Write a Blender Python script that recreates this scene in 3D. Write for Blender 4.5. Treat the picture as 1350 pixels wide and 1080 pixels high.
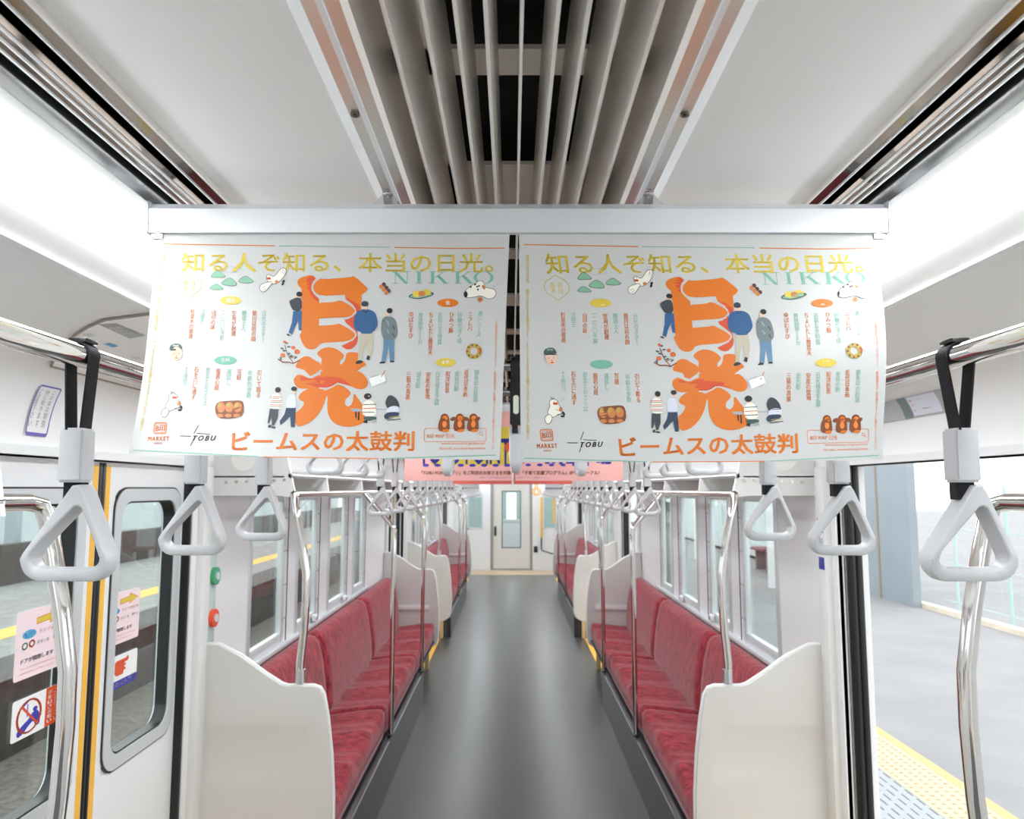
import bpy, bmesh, math, random
from mathutils import Vector, Matrix
from mathutils.geometry import tessellate_polygon
for _o in list(bpy.data.objects): bpy.data.objects.remove(_o)
random.seed(7)
sc = bpy.context.scene
COL = sc.collection
PI = math.pi
# ------------------------------------------------------------------ camera, sky, exposure
cam_d = bpy.data.cameras.new('camera'); cam = bpy.data.objects.new('camera', cam_d); COL.objects.link(cam)
cam_d.sensor_fit = 'HORIZONTAL'; cam_d.sensor_width = 36.0; cam_d.lens = 1000/1350*36
cam_d.shift_x = 0.5/1350
cam.location = (-0.01, 0, 1.72); cam.rotation_euler = (PI/2+math.atan(.104), 0, 0)
cam_d.clip_start = .02; cam_d.clip_end = 300
cam_d.dof.use_dof = True; cam_d.dof.focus_distance = 1.25; cam_d.dof.aperture_fstop = 9.0
sc.camera = cam
w = bpy.data.worlds.new('overcast_sky'); sc.world = w; w.use_nodes = True
_bg = w.node_tree.nodes['Background']; _bg.inputs[0].default_value = (.97, .99, 1, 1); _bg.inputs[1].default_value = 2.0
sc.view_settings.view_transform = 'Standard'; sc.view_settings.look = 'None'
sc.view_settings.gamma = 1; sc.view_settings.use_curve_mapping = False
sc.view_settings.exposure = 0.36
LAMP = 12.0
sc.cycles.max_bounces = 14; sc.cycles.diffuse_bounces = 8; sc.cycles.glossy_bounces = 6; sc.cycles.transparent_max_bounces = 24

# ------------------------------------------------------------------ helpers
def lin(c):
    return tuple(((x/255)/12.92 if x/255 <= .04045 else ((x/255+.055)/1.055)**2.4) for x in c)
MATS = {}
def mat(name, col, rough=.5, metal=0, spec=.5, coat=0, coat_rough=.1, emit=0, noise=0, nscale=20, bump=0, bscale=100):
    if name in MATS: return MATS[name]
    m = bpy.data.materials.new(name); m.use_nodes = True
    nt = m.node_tree; p = nt.nodes['Principled BSDF']; c = lin(col)+(1,)
    p.inputs['Base Color'].default_value = c; p.inputs['Roughness'].default_value = rough
    p.inputs['Metallic'].default_value = metal; p.inputs['Specular IOR Level'].default_value = spec
    p.inputs['Coat Weight'].default_value = coat; p.inputs['Coat Roughness'].default_value = coat_rough
    if emit:
        p.inputs['Emission Color'].default_value = c; p.inputs['Emission Strength'].default_value = emit
    tc = nt.nodes.new('ShaderNodeTexCoord')
    if noise:
        n = nt.nodes.new('ShaderNodeTexNoise'); n.inputs['Scale'].default_value = nscale; n.inputs['Detail'].default_value = 5
        nt.links.new(tc.outputs['Object'], n.inputs['Vector'])
        r = nt.nodes.new('ShaderNodeMapRange'); r.inputs[1].default_value = .3; r.inputs[2].default_value = .7
        r.inputs[3].default_value = 1-noise; r.inputs[4].default_value = 1+noise
        nt.links.new(n.outputs['Fac'], r.inputs[0])
        v = nt.nodes.new('ShaderNodeVectorMath'); v.operation = 'SCALE'; v.inputs[0].default_value = c[:3]
        nt.links.new(r.outputs[0], v.inputs['Scale']); nt.links.new(v.outputs[0], p.inputs['Base Color'])
    if bump:
        n = nt.nodes.new('ShaderNodeTexNoise'); n.inputs['Scale'].default_value = bscale
        nt.links.new(tc.outputs['Object'], n.inputs['Vector'])
        b = nt.nodes.new('ShaderNodeBump'); b.inputs['Strength'].default_value = bump; b.inputs['Distance'].default_value = .005
        nt.links.new(n.outputs['Fac'], b.inputs['Height']); nt.links.new(b.outputs[0], p.inputs['Normal'])
    MATS[name] = m
    return m
def glass_mat(name, tint, ior=1.45):
    m = bpy.data.materials.new(name); m.use_nodes = True; nt = m.node_tree; nt.nodes.clear()
    o = nt.nodes.new('ShaderNodeOutputMaterial'); mx = nt.nodes.new('ShaderNodeMixShader')
    t = nt.nodes.new('ShaderNodeBsdfTransparent'); t.inputs[0].default_value = tint+(1,)
    g = nt.nodes.new('ShaderNodeBsdfGlossy'); g.inputs['Roughness'].default_value = .01
    lw = nt.nodes.new('ShaderNodeLayerWeight'); lw.inputs['Blend'].default_value = .5
    pw = nt.nodes.new('ShaderNodeMath'); pw.operation = 'POWER'; pw.inputs[1].default_value = 4.0
    f = nt.nodes.new('ShaderNodeMath'); f.operation = 'MULTIPLY_ADD'; f.inputs[1].default_value = .6; f.inputs[2].default_value = .035
    nt.links.new(lw.outputs['Facing'], pw.inputs[0]); nt.links.new(pw.outputs[0], f.inputs[0]); nt.links.new(f.outputs[0], mx.inputs[0]); nt.links.new(t.outputs[0], mx.inputs[1]); nt.links.new(g.outputs[0], mx.inputs[2])
    nt.links.new(mx.outputs[0], o.inputs[0]); MATS[name] = m
    return m

class MB:
    def __init__(self): self.bm = bmesh.new()
    def box(self, a, b, bev=0, m=0):
        lo = [min(a[i], b[i]) for i in range(3)]; hi = [max(a[i], b[i]) for i in range(3)]
        v = [self.bm.verts.new((x, y, z)) for x in (lo[0], hi[0]) for y in (lo[1], hi[1]) for z in (lo[2], hi[2])]
        fs = [self.bm.faces.new([v[i] for i in q]) for q in ((0,1,3,2),(4,6,7,5),(0,4,5,1),(2,3,7,6),(0,2,6,4),(1,5,7,3))]
        for f_ in fs: f_.material_index = m
        if bev:
            es = list({e for f_ in fs for e in f_.edges})
            r = bmesh.ops.bevel(self.bm, geom=es, offset=bev, segments=2, affect='EDGES', profile=.5)
            for f_ in r['faces']: f_.material_index = m
        return self
    def prism(self, pts, ax, t0, t1, m=0):
        """polygon pts (2D) extruded along axis ax (0 x,1 y,2 z)"""
        def P(p, t):
            q = [0, 0, 0]; o = [i for i in range(3) if i != ax]
            q[o[0]], q[o[1]], q[ax] = p[0], p[1], t; return q
        a = [self.bm.verts.new(P(p, t0)) for p in pts]; b = [self.bm.verts.new(P(p, t1)) for p in pts]
        n = len(pts)
        fs = [self.bm.faces.new(a), self.bm.faces.new(list(reversed(b)))]
        for i in range(n): fs.append(self.bm.faces.new([a[i], b[i], b[(i+1) % n], a[(i+1) % n]]))
        for f_ in fs: f_.material_index = m
        bmesh.ops.recalc_face_normals(self.bm, faces=fs)
        return self
    def tube(self, path, r, seg=12, caps=True, closed=False, m=0):
        path = [Vector(p) for p in path]; n = len(path); rings = []
        rr = r if isinstance(r, (list, tuple)) else [r]*n
        up = None
        for i, p in enumerate(path):
            if closed: d = path[(i+1) % n]-path[i-1]
            else: d = (path[min(i+1, n-1)]-path[max(i-1, 0)])
            d.normalize()
            if up is None: up = Vector((0, 0, 1)) if abs(d.z) < .9 else Vector((1, 0, 0))
            s = d.cross(up); s.normalize(); up = s.cross(d); up.normalize()
            rings.append([self.bm.verts.new(p+(s*math.cos(2*PI*k/seg)+up*math.sin(2*PI*k/seg))*rr[i]) for k in range(seg)])
        fs = []
        for i in range(n if closed else n-1):
            A, B = rings[i], rings[(i+1) % n]
            for k in range(seg): fs.append(self.bm.faces.new([A[k], A[(k+1) % seg], B[(k+1) % seg], B[k]]))
        if caps and not closed:
            fs.append(self.bm.faces.new(list(reversed(rings[0])))); fs.append(self.bm.faces.new(rings[-1]))
        for f_ in fs: f_.material_index = m
        bmesh.ops.recalc_face_normals(self.bm, faces=fs)
        return self
    def cyl(self, a, b, r, seg=16, m=0): return self.tube([a, b], r, seg, m=m)
    def strip(self, path, wid, th, side, m=0):
        """flat band: path of points, wid along the 'side' vector, th thickness"""
        path = [Vector(p) for p in path]; side = Vector(side).normalized(); R = []; n = len(path)
        for i, p in enumerate(path):
            d = path[min(i+1, n-1)]-path[max(i-1, 0)]; d.normalize(); nn = d.cross(side).normalized()
            R.append([self.bm.verts.new(p+side*s*wid/2+nn*q*th/2) for s, q in ((-1,-1),(1,-1),(1,1),(-1,1))])
        fs = []
        for A, B in zip(R, R[1:]):
            for k in range(4): fs.append(self.bm.faces.new([A[k], A[(k+1) % 4], B[(k+1) % 4], B[k]]))
        fs.append(self.bm.faces.new(R[0])); fs.append(self.bm.faces.new(list(reversed(R[-1]))))
        for f_ in fs: f_.material_index = m
        bmesh.ops.recalc_face_normals(self.bm, faces=fs)
        return self
    def grid(self, fn, nu, nv, m=0):
        V = [[self.bm.verts.new(fn(i/nu, j/nv)) for j in range(nv+1)] for i in range(nu+1)]
        for i in range(nu):
            for j in range(nv):
                self.bm.faces.new([V[i][j], V[i+1][j], V[i+1][j+1], V[i][j+1]]).material_index = m
        return self
    def build(self, name, mats, parent=None, loc=None, angle=35):
        if not isinstance(mats, (list, tuple)): mats = [mats]
        me = bpy.data.meshes.new(name)
        if parent is not None:
            off = Vector((0, 0, 0)); q = parent
            while q is not None: off += q.location; q = q.parent
        elif loc is not None: off = Vector(loc)
        else:
            vs = [v.co for v in self.bm.verts]
            off = Vector(((min(v.x for v in vs)+max(v.x for v in vs))/2, (min(v.y for v in vs)+max(v.y for v in vs))/2, min(v.z for v in vs)))
        bmesh.ops.translate(self.bm, verts=self.bm.verts, vec=-off)
        self.bm.to_mesh(me); self.bm.free()
        for m in mats: me.materials.append(m)
        for p in me.polygons: p.use_smooth = True
        me.set_sharp_from_angle(angle=math.radians(angle))
        o = bpy.data.objects.new(name, me); COL.objects.link(o)
        if parent is not None: o.parent = parent
        else: o.location = off
        return o
def tag(o, label=None, cat=None, group=None, kind=None):
    if label: o['label'] = label
    if cat: o['category'] = cat
    if group: o['group'] = group
    if kind: o['kind'] = kind
    return o
def thing(name, label, cat, loc, group=None):
    o = bpy.data.objects.new(name, None); COL.objects.link(o); o.location = loc; o.empty_display_size = .05
    return tag(o, label, cat, group)
def struct(o): o['kind'] = 'structure'; return o
def copy_tree(o, loc=None, label=None, group=None, flip_y=False, parent=None):
    c = o.copy(); COL.objects.link(c)
    if parent is not None: c.parent = parent
    if loc is not None: c.location = loc
    if label: c['label'] = label
    if group: c['group'] = group
    for ch in list(o.children): copy_tree(ch, parent=c)
    return c
def arc(c, r, a0, a1, n, f):
    return [f(c[0]+r*math.cos(a0+(a1-a0)*i/n), c[1]+r*math.sin(a0+(a1-a0)*i/n)) for i in range(n+1)]
def rrect(x0, y0, x1, y1, r, n=5):
    P = []
    for cx, cy, a in ((x1-r, y1-r, 0), (x0+r, y1-r, PI/2), (x0+r, y0+r, PI), (x1-r, y0+r, 1.5*PI)):
        P += [(cx+r*math.cos(a+PI/2*i/n), cy+r*math.sin(a+PI/2*i/n)) for i in range(n+1)]
    return P
def smooth_poly(p, n=2):
    for _ in range(n):
        q = []
        for i in range(len(p)):
            a, b = p[i], p[(i+1) % len(p)]
            q += [(a[0]*.75+b[0]*.25, a[1]*.75+b[1]*.25), (a[0]*.25+b[0]*.75, a[1]*.25+b[1]*.75)]
        p = q
    return p
def bend(pts, r, n=5):
    """polyline with rounded corners"""
    pts = [Vector(p) for p in pts]; out = [pts[0]]
    for i in range(1, len(pts)-1):
        a, b, c = pts[i-1], pts[i], pts[i+1]
        d1 = (a-b); d2 = (c-b); k = min(r, d1.length*.49, d2.length*.49)
        p1 = b+d1.normalized()*k; p2 = b+d2.normalized()*k
        for j in range(n+1):
            t = j/n; out.append(p1*(1-t)**2+b*2*t*(1-t)+p2*t*t)
    out.append(pts[-1]); return out
ORD = ['first', 'second', 'third', 'fourth', 'fifth', 'sixth', 'seventh', 'eighth', 'ninth', 'tenth', 'eleventh', 'twelfth', 'thirteenth']
SIDE = {-1: 'left', 1: 'right'}

# ------------------------------------------------------------------ materials
white = mat('white_panel', (232, 233, 234), .35)
ceil_m = mat('ceiling_panel', (240, 239, 237), .5)
slope_m = mat('slope_panel', (241, 241, 240), .42)
offw = mat('off_white_paint', (222, 222, 220), .4)
alu = mat('brushed_aluminium', (205, 208, 210), .32, 1)
rail_m = mat('satin_aluminium', (226, 228, 230), .36, .35)
chrome = mat('polished_steel', (225, 222, 218), .07, 1)
vent_steel = mat('vent_steel', (132, 122, 114), .12, 1)
steel_d = mat('satin_steel', (190, 192, 194), .22, 1)
black = mat('black_rubber', (22, 22, 24), .35)
black2 = mat('black_void', (14, 14, 15), .8)
dark = mat('dark_plate', (46, 48, 50), .3, 0)
beige = mat('partition_moulding', (206, 204, 200), .25)
trimw = mat('edge_trim', (226, 226, 224), .25)
plast = mat('grey_plastic', (208, 209, 211), .3)
strap_m = mat('black_webbing', (24, 24, 30), .75, bump=.3, bscale=600)
yellow = mat('yellow_stripe', (244, 186, 62), .4)
diff_m = mat('diffuser_paint', (240, 236, 231), .38, .35)
frame_m = mat('window_frame', (214, 219, 221), .35, .35)
gmat = glass_mat('window_glass', (.93, .98, .97))
screw_m = mat('screw_steel', (120, 116, 108), .25, 1)
lamp_m = mat('lamp_cover', (244, 250, 255), .3, emit=LAMP)
asphalt = mat('platform_asphalt', (146, 147, 149), .85, noise=.08, nscale=1.5, bump=.3, bscale=60)
plate_grey = mat('platform_edge_plate', (178, 186, 190), .6)
tact = mat('tactile_paving', (200, 186, 160), .7, noise=.05, nscale=40)
tact2 = mat('tactile_border', (208, 178, 124), .7)
wall_blue = mat('station_wall_paint', (148, 158, 166), .7, noise=.05, nscale=2)
wall_white = mat('station_wall_white', (235, 238, 238), .7)
ballast = mat('ballast_stone', (112, 106, 100), .9, noise=.35, nscale=14, bump=.9, bscale=40)
concrete = mat('platform_concrete', (138, 138, 136), .85, noise=.15, nscale=5)
brownwall = mat('platform_side_wall', (70, 62, 58), .9, noise=.3, nscale=4)
seat_m = None
def seat_fabric(name, c1, c2):
    m = bpy.data.materials.new(name); m.use_nodes = True; nt = m.node_tree; p = nt.nodes['Principled BSDF']
    tc = nt.nodes.new('ShaderNodeTexCoord'); mp = nt.nodes.new('ShaderNodeMapping'); mp.inputs['Scale'].default_value = (.55, 1.25, .5)
    n = nt.nodes.new('ShaderNodeTexNoise'); n.inputs['Scale'].default_value = 34; n.inputs['Detail'].default_value = 6; n.inputs['Roughness'].default_value = .7
    r = nt.nodes.new('ShaderNodeValToRGB'); r.color_ramp.elements[0].position = .36; r.color_ramp.elements[1].position = .64
    r.color_ramp.elements[0].color = lin(c1)+(1,); r.color_ramp.elements[1].color = lin(c2)+(1,)
    nt.links.new(tc.outputs['Object'], mp.inputs[0]); nt.links.new(mp.outputs[0], n.inputs['Vector'])
    nt.links.new(n.outputs['Fac'], r.inputs[0]); nt.links.new(r.outputs[0], p.inputs['Base Color'])
    p.inputs['Roughness'].default_value = .9; p.inputs['Sheen Weight'].default_value = .25; p.inputs['Sheen Roughness'].default_value = .4
    p.inputs['Specular IOR Level'].default_value = .2
    b = nt.nodes.new('ShaderNodeBump'); b.inputs['Strength'].default_value = .25; b.inputs['Distance'].default_value = .004
    nt.links.new(n.outputs['Fac'], b.inputs['Height']); nt.links.new(b.outputs[0], p.inputs['Normal'])
    MATS[name] = m; return m
moquette = seat_fabric('red_moquette', (106, 28, 36), (172, 62, 72))
# glossy vinyl floor with faint mottling
floor_m = bpy.data.materials.new('vinyl_floor'); floor_m.use_nodes = True
_nt = floor_m.node_tree; _nt.nodes.clear(); _tc = _nt.nodes.new('ShaderNodeTexCoord')
_n = _nt.nodes.new('ShaderNodeTexNoise'); _n.inputs['Scale'].default_value = 3.1; _n.inputs['Detail'].default_value = 6
_r = _nt.nodes.new('ShaderNodeValToRGB'); _r.color_ramp.elements[0].color = lin((74, 74, 73))+(1,); _r.color_ramp.elements[1].color = lin((84, 84, 82))+(1,)
_mp = _nt.nodes.new('ShaderNodeMapping'); _mp.inputs['Location'].default_value = (.37, 5.61, .43); _mp.inputs['Rotation'].default_value = (.3, .2, .7)
_di = _nt.nodes.new('ShaderNodeBsdfDiffuse'); _gl = _nt.nodes.new('ShaderNodeBsdfGlossy'); _gl.distribution = 'GGX'; _gl.inputs['Roughness'].default_value = .28
_lw = _nt.nodes.new('ShaderNodeLayerWeight'); _lw.inputs['Blend'].default_value = .5
_pw = _nt.nodes.new('ShaderNodeMath'); _pw.operation = 'POWER'; _pw.inputs[1].default_value = 5
_ma = _nt.nodes.new('ShaderNodeMath'); _ma.operation = 'MULTIPLY_ADD'; _ma.inputs[1].default_value = .8; _ma.inputs[2].default_value = .075
_mx = _nt.nodes.new('ShaderNodeMixShader'); _out = _nt.nodes.new('ShaderNodeOutputMaterial')
for _a, _b in ((_tc.outputs['Object'], _mp.inputs[0]), (_mp.outputs[0], _n.inputs['Vector']), (_n.outputs['Fac'], _r.inputs[0]), (_r.outputs[0], _di.inputs[0]), (_lw.outputs['Facing'], _pw.inputs[0]),
               (_pw.outputs[0], _ma.inputs[0]), (_ma.outputs[0], _mx.inputs[0]), (_di.outputs[0], _mx.inputs[1]), (_gl.outputs[0], _mx.inputs[2]), (_mx.outputs[0], _out.inputs[0])): _nt.links.new(_a, _b)

# ------------------------------------------------------------------ layout of the car (metres)
YB, YE = -3.2, 16.3                 # behind the camera / end wall
DOORS = [2.37, 8.22, 14.07]; DH = .61
BAYS = [(3.1, 7.49), (8.95, 13.34)]
XW = 1.25                            # inner wall plane
ZC = 2.175                           # ceiling

# ------------------------------------------------------------------ structure: floor, ceiling, walls
f_ = MB(); f_.box((-1.38, YB, -.06), (1.38, YE, 0)); struct(f_.build('floor', floor_m))
n_trim = 0
def trim(mb, m):
    global n_trim
    n_trim += 1
    return struct(mb.build('trim_%d' % n_trim, m))
for s in (-1, 1):
    for d in DOORS + [DOORS[0]-5.85]:
        t = MB(); t.box((s*.83, d-.72, 0), (s*1.24, d+.72, .004)); trim(t, yellow)
        t = MB(); t.box((s*1.24, d-DH, 0), (s*1.38, d+DH, .012)); trim(t, alu)

def slope(a):                        # the coved panel between lamp crease and door head: (x, z)
    b = 1-a; W = b*b+4*a*b+a*a
    return (b*b*.774+4*a*b*1.255+a*a*1.27)/W, (b*b*2.105+4*a*b*2.09+a*a*1.806)/W
c = MB()
for s in (-1, 1):
    c.box((s*.222, YB, ZC+.003), (s*.463, YE, ZC+.04))
    # lamp outer ledge to crease, then cove
    c.prism([(s*.703, 2.128), (s*.774, 2.105), (s*.78, 2.16), (s*.703, 2.17)], 1, YB, YE)
    c.prism([(s*.578, 2.16), (s*.703, 2.16), (s*.703, 2.20), (s*.578, 2.20)], 1, YB, YE)
struct(c.build('ceiling', ceil_m))
for s in (-1, 1):
    t = MB()
    N = 30
    lo = [slope(i/N) for i in range(N+1)]
    pts = [(s*x, z) for x, z in lo]+[(s*1.38, lo[-1][1]), (s*1.38, 2.25), (s*.774, 2.25)]
    t.prism(pts, 1, YB, YE); trim(t, slope_m)
    t = MB(); t.box((s*.772, YB, 2.098), (s*.786, YE, 2.106)); trim(t, trimw)     # thin ledge on the crease
# roof lid above so that no sky shows
t = MB(); t.box((-1.38, YB, 2.42), (1.38, YE, 2.46)); trim(t, black2)
WIN = [(3.63, 4.2), (4.42, 4.9), (5.18, 5.74), (6.0, 6.44)]
ZS, ZT = .90, 1.70
for s in (-1, 1):
    wl = MB()
    def wb(y0, y1, z0, z1, x0=XW, x1=1.36): wl.box((s*x0, y0, z0), (s*x1, y1, z1))
    wb(YB, YE, 1.806, 1.83)
    edges = [YB]
    for d in [DOORS[0]-5.85]+DOORS: edges += [d-DH, d+DH]
    edges += [YE]
    for i in range(0, len(edges), 2):
        y0, y1 = edges[i], edges[i+1]
        wins = []
        for b0, _b in [(BAYS[0][0]-5.85, 0)]+BAYS:
            if y0 < b0+1 < y1: wins = [(a+b0-3.1, b+b0-3.1) for a, b in WIN]
        if not wins:
            # pocket panel: inner and outer skin
            wb(y0, y1, 0, 1.806, XW, 1.275); wb(y0, y1, 0, 1.806, 1.345, 1.37); continue
        ww = [(max(a, y0), min(b, y1)) for a, b in wins if b > y0]
        wb(y0, y1, 0, ZS, XW, 1.275); wb(y0, y1, ZT, 1.806, XW, 1.275)
        ys = [y0]+[q for p in ww for q in p]+[y1]
        for k in range(0, len(ys), 2): wb(ys[k], ys[k+1], ZS, ZT, XW, 1.275)
        wb(y0, y1, 0, ZS-.1, 1.345, 1.37); wb(y0, y1, ZT+.04, 1.806, 1.345, 1.37)      # outer skin, cut back around the windows
        wb(y0, max(y0, ww[0][0]-.03), ZS-.1, ZT+.04, 1.345, 1.37); wb(ww[-1][1]+.1, y1, ZS-.1, ZT+.04, 1.345, 1.37)
    struct(wl.build('wall_%s' % SIDE[s], white))
    # door pillars beside each doorway
    for d in DOORS:
        for e in (-1, 1):
            y = d+e*DH
            t = MB(); t.box((s*1.222, y+e*.045, 0), (s*1.252, y+e*.125, 1.806), bev=.004); trim(t, offw)
            t = MB(); t.box((s*1.252, y-e*.0, 0), (s*1.272, y+e*.04, 1.806), bev=.003); trim(t, alu)
# end wall with its gangway door
YW = YE
e = MB()
e.box((-1.38, YW, 0), (-.46, YW+.06, .86)); e.box((-1.38, YW, 1.56), (-.46, YW+.06, 2.42)); e.box((-1.38, YW, .86), (-.95, YW+.06, 1.56)); e.box((-.62, YW, .86), (-.46, YW+.06, 1.56))
e.box((.43, YW, 0), (1.38, YW+.06, .86)); e.box((.43, YW, 1.56), (1.38, YW+.06, 2.42)); e.box((.43, YW, .86), (.66, YW+.06, 1.56)); e.box((.95, YW, .86), (1.38, YW+.06, 1.56))
e.box((-.46, YW, 1.93), (.43, YW+.06, 2.42))
struct(e.build('wall_back', mat('end_wall_paint', (226, 228, 230), .4)))
e = MB(); e.box((-1.38, YB-.06, 0), (1.38, YB, 2.42)); struct(e.build('wall_front', white))
t = MB(); t.box((-1.0, YW-.9, 0), (1.0, YW, .003)); trim(t, mat('beige_floor_band', (200, 176, 146), .4))
# ------------------------------------------------------------------ ceiling fittings
for s in (-1, 1):
    lamp = MB()
    lamp.prism([(s*.580, 2.146), (s*.600, 2.128), (s*.630, 2.116), (s*.660, 2.113), (s*.690, 2.117), (s*.702, 2.126), (s*.702, 2.158), (s*.580, 2.158)], 1, YB, YE-.02)
    o = lamp.build('ceiling_lamp', lamp_m)
    tag(o, 'long white %s ceiling lamp cover running the length of the car' % SIDE[s], 'ceiling lamp', 'ceiling lamp strips')
    v = thing('air_vent', 'dark polished slot vent between the %s lamp and the ceiling panel' % SIDE[s], 'air vent', (s*.52, 6, ZC), 'slot vents beside the lamps')
    b = MB(); b.box((s*.464, YB, ZC+.05), (s*.578, YE, ZC+.06)); b.box((s*.464, YB, ZC), (s*.466, YE, ZC+.05)); b.box((s*.576, YB, ZC-.01), (s*.578, YE, ZC+.05))
    b.build('duct', black2, v)
    b = MB(); b.prism([(s*.467, ZC+.004), (s*.482, ZC-.001), (s*.482, ZC+.012), (s*.467, ZC+.016)], 1, YB, YE); b.build('slat', vent_steel, v)
    b = MB(); b.prism([(s*.499, ZC-.004), (s*.5275, ZC-.011), (s*.5275, ZC+.01), (s*.499, ZC+.012)], 1, YB, YE)
    b.build('slat', vent_steel, v)
    for x, z in ((.4835, ZC-.003), (.5085, ZC-.008), (.518, ZC-.0105), (.5285, ZC-.0125)):
        b = MB(); b.box((s*(x-.0011), YB, z-.0012), (s*(x+.0011), YE, z+.012)); b.build('bead', mat('bead_glint', (240, 240, 240), .3), v)  # thin ridges; the light their edges catch is put into the white colour
    b = MB(); b.prism([(s*.547, ZC-.0125), (s*.5545, ZC-.015), (s*.563, ZC-.0215), (s*.563, ZC), (s*.547, ZC)], 1, YB, YE); b.build('slat', steel_d, v)
    b = MB(); b.prism([(s*.565, ZC-.021), (s*.579, ZC-.026), (s*.579, ZC), (s*.565, ZC)], 1, YB, YE); b.build('lamp_trim', offw, v)
    b = MB(); b.box((s*.4595, YB, ZC-.004), (s*.4635, YE, ZC+.02)); b.build('panel_edge', mat('panel_edge_paint', (222, 218, 212), .4), v)

dv = thing('air_diffuser', 'central ceiling air diffuser with long grey blades over black openings', 'air diffuser', (0, 6, ZC))
for s in (-1, 1):
    b = MB()
    b.prism([(s*.2225, ZC+.012), (s*.2215, ZC), (s*.2065, ZC-.0045), (s*.2065, ZC+.02)], 1, YB, YE)
    b.build('frame_edge', mat('frame_bright', (236, 238, 240), .3), dv)
    b = MB()
    b.box((s*.1915, YB, ZC-.0045), (s*.2065, YE, ZC+.02)); b.box((s*.170, YB, ZC-.0045), (s*.185, YE, ZC+.02))
    b.build('frame', mat('frame_aluminium', (206, 202, 198), .3, .85), dv)
    b = MB(); b.box((s*.185, YB, ZC-.0085), (s*.1915, YE, ZC+.02)); b.build('frame_bead', mat('frame_bright', (236, 238, 240), .3), dv)
    b = MB(); b.prism([(s*.170, ZC-.0045), (s*.164, ZC+.001), (s*.1555, ZC+.076), (s*.170, ZC+.076)], 1, YB, YE); b.build('side_wall', diff_m, dv)
    for y in (.874, 1.86, 2.85, 3.84):
        b = MB(); b.cyl((s*.199, y, ZC-.0075), (s*.199, y, ZC), .0055, 12); sc_ = b.build('screw', screw_m, dv)
        b = MB(); b.cyl((s*.199, y, ZC-.0085), (s*.199, y, ZC-.0074), .0028, 8); b.build('socket', black, sc_)
for x in (-.132, -.095, -.064, -.035, 0, .035, .064, .095, .132):
    t0, t1 = (.0018, .0018) if x == 0 else (.002, .0032)
    xt = {0: 0, 35: .0277, 64: .0559, 95: .084, 132: .117}[round(abs(x)*1000)]*(1 if x > 0 else -1); xm = x+(xt-x)*.18
    b = MB(); b.prism([(x-t0, ZC), (x+t0, ZC), (xm+t1, ZC+.014), (xt+.0014, ZC+.075), (xt-.0014, ZC+.075), (xm-t1, ZC+.014)], 1, YB, YE)
    b.build('blade', diff_m, dv)
b = MB(); b.box((-.17, YB, ZC+.13), (.17, YE, ZC+.14)); b.build('duct', black2, dv)
b = MB(); zs = ZC+.0755
ys = [(.87, .929), (1.20, 1.42), (1.656, 1.718), (2.05, 2.173)]
y = 2.52
while y < YE: ys.append((y, y+.066)); y += .395
y = .48
while y > YB: ys.insert(0, (y, y+.06)); y -= .395
for a_, b_ in ys: b.box((-.16, a_, zs), (.16, b_, zs+.006))
for s in (-1, 1): b.box((s*.104, YB, zs), (s*.16, YE, zs+.006))
b.build('crossbar_plate', mat('diffuser_plate', (236, 226, 216), .4, .4), dv)

# ------------------------------------------------------------------ hanging straps
def ring_outline(hw, h, top, r):
    """rounded triangle in (x,z), bottom at z=0"""
    P = []
    def corner(cx, cz, r_, a0, a1, n=6): P.extend((cx+r_*math.cos(a0+(a1-a0)*i/n), cz+r_*math.sin(a0+(a1-a0)*i/n)) for i in range(n+1))
    a = math.atan2(h-r, hw-top)          # side direction
    n = PI/2-a+.02
    corner(hw-r, r, r, -PI/2, n); corner(top-.004, h-.008, .008, n, PI-n); corner(-hw+r, r, r, PI-n, 1.5*PI)
    return P
def ray_hit(poly, c, ang):
    d = (math.cos(ang), math.sin(ang)); best = None
    for i in range(len(poly)):
        a, b = poly[i], poly[(i+1) % len(poly)]
        ex, ey = b[0]-a[0], b[1]-a[1]; den = d[0]*ey-d[1]*ex
        if abs(den) < 1e-12: continue
        t = ((a[0]-c[0])*ey-(a[1]-c[1])*ex)/den; u = ((a[0]-c[0])*d[1]-(a[1]-c[1])*d[0])/den
        if t > 0 and -1e-6 <= u <= 1+1e-6: best = t if best is None else max(best, t)
    return (c[0]+d[0]*best, c[1]+d[1]*best)
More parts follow.
